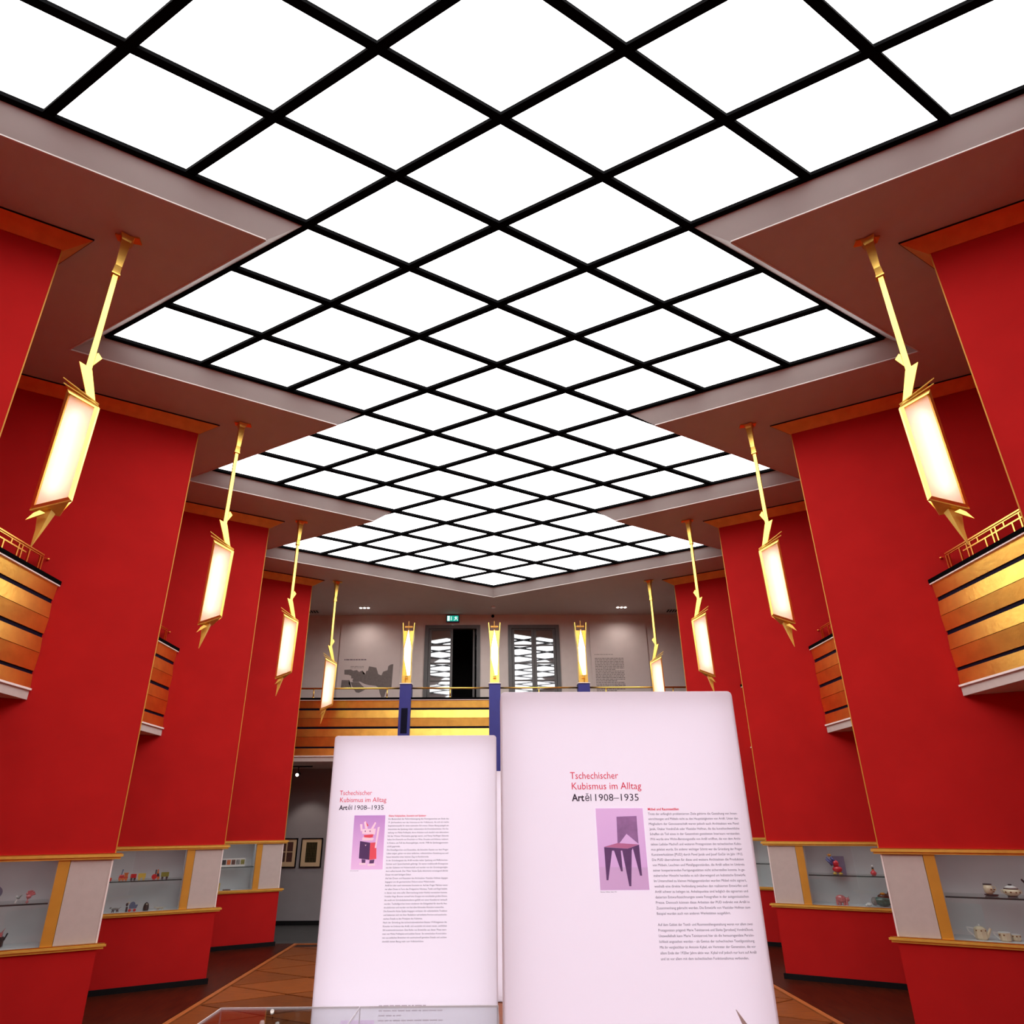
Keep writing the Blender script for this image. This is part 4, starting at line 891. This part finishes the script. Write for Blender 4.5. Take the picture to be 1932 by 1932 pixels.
part(t, 'hood', TBLU, lambda b: plate(b, [(-0.022, 0.067), (-0.016, 0.088), (0.006, 0.098), (0.028, 0.088), (0.034, 0.067)], -0.02, 0.02))
for x in (-0.014, 0.034): part(t, 'wheel', TRED, lambda b: wheel(b, x, -0.022, 0.0145, 0.0145))
part(t, 'horse', TDRK, lambda b: (box(b, -0.055, -0.036, -0.008, 0.008, 0.0, 0.05), ball(b, (-0.048, 0, 0.072), 0.012, 0.010, 0.018)))
part(t, 'coachman', TPAL, lambda b: ball(b, (-0.034, 0, 0.09), 0.010))
t = exhibit('hooded_figure', 'dark beehive-shaped hooded toy figure with a pale face', 'figure', -1, 7, 0.716, FZ)
part(t, 'cloak', TDRK, lambda b: lathe(b, [(0.027, 0), (0.029, 0.03), (0.026, 0.055), (0.017, 0.076), (0.005, 0.086)], 14), True); part(t, 'face', TPAL, lambda b: ball(b, (0.004, -0.018, 0.066), 0.008, 0.005, 0.009), True)
# first left case
t = exhibit('red_glass_bird', 'red glass bird with a fanned tail on the nearest left shelf', 'figure', -1, 4, 0.550, SZ)
part(t, 'body', PINKG, lambda b: ball(b, (-0.006, 0, 0.040), 0.018, 0.013, 0.016), True); part(t, 'foot', PINKG, lambda b: lathe(b, [(0.013, 0), (0.004, 0.008), (0.004, 0.028)], 12, (-0.010, 0, 0)), True)
for a_ in (20, 50, 80, 110): part(t, 'tail_feather', PINKG, lambda b: tube(b, (0.0, 0, 0.046), (0.0 + 0.035 * math.cos(math.radians(a_)), 0, 0.048 + 0.038 * math.sin(math.radians(a_))), 0.006, 0.009, 8))
part(t, 'head', PINKG, lambda b: (ball(b, (-0.020, 0, 0.062), 0.009), tube(b, (-0.018, 0, 0.066), (-0.016, 0, 0.086), 0.004, 0.001, 8)), True)
t = exhibit('green_glass_bird', 'small grey green glass bird beside the red glass bird', 'figure', -1, 4, 0.623, SZ)
part(t, 'body', mat('clear_grey_glass', (0.20, 0.24, 0.23), 0.1, var=0.3, vscale=60), lambda b: (ball(b, (0, 0, 0.034), 0.012, 0.008, 0.009), tube(b, (0.006, 0, 0.038), (0.022, 0, 0.056), 0.005, 0.003, 8)), True)
part(t, 'leg', WHT, lambda b: tube(b, (-0.004, 0, 0.028), (-0.014, 0, 0.0), 0.003, 0.006, 8)); part(t, 'head', WHT, lambda b: ball(b, (-0.012, 0, 0.044), 0.007), True)
t = exhibit('blue_plate', 'blue grey round plate standing at the left photo edge', 'plate', -1, 4, 0.785, SZ)
part(t, 'dish', mat('blue_glaze', (0.16, 0.18, 0.26), 0.3, var=0.05), lambda b: tube(b, (0, 0.012, 0.082), (0, 0.0, 0.080), 0.045, 0.05, 24)); part(t, 'stand', TDRK, lambda b: box(b, -0.02, 0.02, -0.01, 0.02, 0, 0.032))
t = exhibit('toy_box_figure', 'black box-bodied toy figure with thin pink horns', 'toy', -1, 4, 0.688, FZ)
part(t, 'body', TDRK, lambda b: box(b, -0.036, 0.034, -0.024, 0.024, 0.012, 0.075)); part(t, 'head', PINKG, lambda b: box(b, -0.018, 0.022, -0.018, 0.018, 0.082, 0.112)); part(t, 'collar', TDRK, lambda b: box(b, -0.026, 0.030, -0.02, 0.02, 0.076, 0.082))
for x, dx in ((-0.008, -0.012), (0.014, 0.016)): part(t, 'horn', PINKG, lambda b: tube(b, (x, 0, 0.112), (x + dx, 0, 0.142), 0.004, 0.001, 8))
part(t, 'arm', TDRK, lambda b: bar(b, (0.036, 0, 0.055), (0.052, 0, 0.105), 0.010, 0.012)); part(t, 'foot', WHT, lambda b: (box(b, -0.028, -0.006, -0.022, 0.012, 0, 0.012), box(b, 0.006, 0.028, -0.022, 0.012, 0, 0.012)))
# third left case
t = exhibit('picture_strip', 'pale card strip of five small pictures on the far left shelf', 'card', -1, 10, 0.675, SZ)
part(t, 'card', WHT, lambda b: box(b, -0.165, 0.165, 0.0, 0.006, 0.0, 0.112))
for i, m_ in enumerate((TDRK, ORA, BRNG, TGRY, TGRN)): part(t, 'picture', mat('strip_print_%d' % i, m_.node_tree.nodes['Principled BSDF'].inputs['Base Color'].default_value[:3], 0.6, var=0.6, vscale=70), lambda b: box(b, -0.155 + i * 0.064, -0.102 + i * 0.064, -0.002, 0.0, 0.025, 0.092))
t = exhibit('yellow_box', 'narrow upright yellow piece on the floor of the far left case', 'box', -1, 10, 0.826, FZ)
part(t, 'body', TYEL, lambda b: box(b, -0.010, 0.010, -0.010, 0.010, 0.0, 0.094)); part(t, 'lid', GILT, lambda b: box(b, -0.011, 0.011, -0.011, 0.011, 0.0945, 0.10))
t = exhibit('dark_tray', 'low dark tray on the floor of the far left case', 'tray', -1, 10, 0.72, FZ)
part(t, 'base', TDRK, lambda b: box(b, -0.05, 0.05, -0.03, 0.03, 0, 0.005)); part(t, 'rim', BRNG, lambda b: (box(b, -0.052, 0.052, -0.033, -0.030, 0, 0.010), box(b, -0.052, 0.052, 0.030, 0.033, 0, 0.010)))
# second right case
t = exhibit('parrot_figure', 'tall red and blue glass bird figure on yellow feet', 'figure', 1, 7, 0.690, SZ)
part(t, 'body', REDG, lambda b: (ball(b, (0.020, 0, 0.055), 0.052, 0.036, 0.034), ball(b, (0.010, 0, 0.115), 0.036, 0.028, 0.038)), True)
part(t, 'wing', BLUG, lambda b: (tube(b, (-0.02, -0.01, 0.10), (-0.085, -0.01, 0.165), 0.020, 0.006, 10), tube(b, (-0.02, -0.01, 0.125), (-0.075, -0.01, 0.185), 0.016, 0.005, 10)), True)
part(t, 'neck', BLUG, lambda b: tube(b, (0.0, 0, 0.14), (-0.028, 0, 0.185), 0.018, 0.012, 12), True); part(t, 'head', AMBG, lambda b: (ball(b, (-0.038, 0, 0.205), 0.020, 0.016, 0.016), tube(b, (-0.05, 0, 0.205), (-0.066, 0, 0.212), 0.007, 0.002, 8)), True)
for x in (-0.012, 0.045): part(t, 'foot', TYEL, lambda b: (ball(b, (x, -0.01, 0.010), 0.024, 0.018, 0.010), tube(b, (x, 0, 0.012), (x + 0.002, 0, 0.03), 0.008, 0.006, 8)), True)
t = exhibit('purple_card', 'plain purple card standing behind the red glass bird figure', 'card', 1, 7, 0.740, SZ, 0.30)
part(t, 'sheet', mat('purple_card', (0.20, 0.17, 0.26), 0.7, var=0.05), lambda b: box(b, -0.062, 0.062, 0, 0.004, 0.0, 0.19)); part(t, 'foot', WHT, lambda b: box(b, -0.03, 0.03, 0.004, 0.03, 0, 0.004))
t = exhibit('red_bottle', 'little round red bottle with a white and black stopper', 'bottle', 1, 7, 1.065, SZ)
part(t, 'body', REDG, lambda b: lathe(b, [(0.018, 0), (0.030, 0.014), (0.031, 0.03), (0.018, 0.045), (0.010, 0.056)], 16), True); part(t, 'collar', AMBG, lambda b: lathe(b, [(0.013, 0.056), (0.013, 0.066)], 14)); part(t, 'neck', TDRK, lambda b: lathe(b, [(0.011, 0.0662), (0.010, 0.082)], 14)); part(t, 'stopper', WHT, lambda b: ball(b, (0, 0, 0.095), 0.013), True)
t = exhibit('pink_glass_bear', 'faceted pink glass animal on the floor of the right case', 'figure', 1, 7, 0.700, FZ)
part(t, 'body', PINKG, lambda b: ball(b, (-0.012, 0, 0.066), 0.056, 0.036, 0.042, 9)); part(t, 'head', PINKG, lambda b: (ball(b, (0.052, 0, 0.060), 0.024, 0.02, 0.022, 8), tube(b, (0.060, 0, 0.072), (0.072, 0, 0.094), 0.006, 0.002, 6)))
for x in (-0.052, -0.022, 0.018, 0.042): part(t, 'leg', PINKG, lambda b: tube(b, (x, 0, 0.05), (x, 0, 0.0), 0.014, 0.012, 8))
t = exhibit('glass_creature', 'large dark green and brown glass creature beside the pink glass animal', 'figure', 1, 7, 1.075, FZ)
part(t, 'body', GRNG, lambda b: ball(b, (0.03, 0, 0.058), 0.10, 0.05, 0.052), True); part(t, 'back', BRNG, lambda b: (ball(b, (0.05, 0.005, 0.105), 0.07, 0.04, 0.032), tube(b, (0.09, 0, 0.12), (0.115, 0, 0.20), 0.02, 0.006, 10)), True)
part(t, 'crest', AMBG, lambda b: ball(b, (0.035, -0.01, 0.135), 0.026, 0.02, 0.014), True); part(t, 'shoulder', TGRY, lambda b: ball(b, (-0.055, 0, 0.055), 0.035, 0.035, 0.045), True); part(t, 'snout', WHT, lambda b: (ball(b, (-0.115, 0, 0.02), 0.030, 0.018, 0.018), ball(b, (-0.142, -0.012, 0.012), 0.012)), True)
# first right case: coffee service
def dots(par, r, z, n, rad=0.007, a0=200, a1=340):
    for i in range(n):
        a_ = math.radians(a0 + (a1 - a0) * (i + 0.5) / n); part(par, 'dot', SPOT, lambda b: ball(b, (r * math.cos(a_), r * math.sin(a_), z), rad, rad, rad * 0.9, 8))
t = exhibit('footed_cup', 'cream dotted cup with a dark rim on a black saucer', 'cup', 1, 4, 0.735, SZ)
part(t, 'saucer', TDRK, lambda b: lathe(b, [(0.036, 0), (0.047, 0.008), (0.047, 0.012)], 18)); part(t, 'body', CER, lambda b: lathe(b, [(0.018, 0.0125), (0.030, 0.026), (0.032, 0.055), (0.027, 0.082)], 18, (-0.012, 0, 0)), True); part(t, 'rim', TDRK, lambda b: lathe(b, [(0.0275, 0.0825), (0.031, 0.088), (0.029, 0.09)], 18, (-0.012, 0, 0)))
part(t, 'handle', CER, lambda b: path(b, [(0.018, 0, 0.072), (0.036, 0, 0.070), (0.038, 0, 0.045), (0.020, 0, 0.036)], 0.003)); dots(t, 0.031, 0.05, 3); dots(t, 0.028, 0.034, 2, 0.006)
t = exhibit('lidded_bowl', 'round lidded dotted bowl with black bands on the near right shelf', 'bowl', 1, 4, 0.870, SZ)
part(t, 'foot', TDRK, lambda b: lathe(b, [(0.030, 0), (0.034, 0.008)], 18)); part(t, 'body', CER, lambda b: lathe(b, [(0.034, 0.0082), (0.056, 0.026), (0.058, 0.042), (0.046, 0.056)], 20), True); part(t, 'band', TDRK, lambda b: lathe(b, [(0.047, 0.0562), (0.047, 0.062)], 20)); part(t, 'lid', WHT, lambda b: lathe(b, [(0.044, 0.0622), (0.034, 0.074), (0.014, 0.082)], 18), True); part(t, 'knob', TDRK, lambda b: lathe(b, [(0.010, 0.0822), (0.016, 0.088), (0.010, 0.092)], 14))
for s_ in (-1, 1): part(t, 'handle', CER, lambda b: path(b, [(s_ * 0.052, 0, 0.050), (s_ * 0.067, 0, 0.046), (s_ * 0.064, 0, 0.030), (s_ * 0.054, 0, 0.026)], 0.0025))
dots(t, 0.055, 0.036, 4)
t = exhibit('coffee_pot', 'coffee pot whose black spout juts in at the right photo edge', 'pot', 1, 4, 1.045, SZ)
part(t, 'body', CER, lambda b: lathe(b, [(0.040, 0), (0.055, 0.03), (0.050, 0.09), (0.030, 0.13)], 18), True); part(t, 'spout', TDRK, lambda b: tube(b, (-0.045, 0, 0.07), (-0.092, 0, 0.130), 0.014, 0.006, 10)); part(t, 'lid', WHT, lambda b: lathe(b, [(0.031, 0.1305), (0.018, 0.146), (0.004, 0.155)], 16), True); part(t, 'handle', TDRK, lambda b: path(b, [(0.035, 0, 0.11), (0.085, 0, 0.10), (0.080, 0, 0.04), (0.052, 0, 0.03)], 0.004)); part(t, 'foot', TDRK, lambda b: lathe(b, [(0.042, -0.0002), (0.042, 0.004)], 18))
OCT = 8
t = exhibit('teapot', 'faceted cream teapot with brown dots and an angular handle', 'teapot', 1, 4, 0.598, FZ)
part(t, 'body', CER, lambda b: lathe(b, [(0.036, 0), (0.044, 0.012), (0.042, 0.080)], OCT)); part(t, 'lid', CER, lambda b: lathe(b, [(0.041, 0.0805), (0.024, 0.094), (0.006, 0.098)], OCT)); part(t, 'knob', WHT, lambda b: ball(b, (0, 0, 0.103), 0.007), True)
part(t, 'spout', CER, lambda b: tube(b, (0.036, 0, 0.02), (0.072, 0, 0.085), 0.014, 0.008, 6)); part(t, 'handle', WHT, lambda b: (bar(b, (-0.040, 0, 0.080), (-0.086, 0, 0.086), 0.008), bar(b, (-0.084, 0, 0.088), (-0.078, 0, 0.060), 0.008), bar(b, (-0.080, 0, 0.064), (-0.040, 0, 0.018), 0.008))); dots(t, 0.040, 0.068, 3, 0.006)
t = exhibit('cream_jug', 'faceted cream cup with an angular handle beside the teapot', 'cup', 1, 4, 0.735, FZ, 0.15)
part(t, 'body', CER, lambda b: lathe(b, [(0.030, 0), (0.038, 0.012), (0.040, 0.062)], OCT, (0.012, 0, 0))); part(t, 'handle', WHT, lambda b: (bar(b, (-0.026, 0, 0.058), (-0.058, 0, 0.062), 0.007), bar(b, (-0.056, 0, 0.064), (-0.050, 0, 0.042), 0.007), bar(b, (-0.052, 0, 0.044), (-0.024, 0, 0.014), 0.007))); part(t, 'rim', WHT, lambda b: lathe(b, [(0.041, 0.0622), (0.040, 0.066)], OCT, (0.012, 0, 0))); dots(t, 0.036, 0.048, 3, 0.006)
t = exhibit('small_cup', 'smallest faceted cream cup behind the handled cup', 'cup', 1, 4, 0.825, FZ, 0.20)
part(t, 'body', CER, lambda b: lathe(b, [(0.024, 0), (0.032, 0.010), (0.034, 0.046)], OCT)); part(t, 'rim', WHT, lambda b: lathe(b, [(0.035, 0.0462), (0.034, 0.049)], OCT)); dots(t, 0.031, 0.036, 3, 0.006)
t = exhibit('brown_figure', 'tiny brown piece on the shelf of the farthest right case', 'figure', 1, 10, 0.47, SZ, 0.10)
part(t, 'body', BRNG, lambda b: lathe(b, [(0.012, 0), (0.016, 0.012), (0.006, 0.024)], 12), True); part(t, 'head', AMBG, lambda b: ball(b, (0, 0, 0.03), 0.008), True)
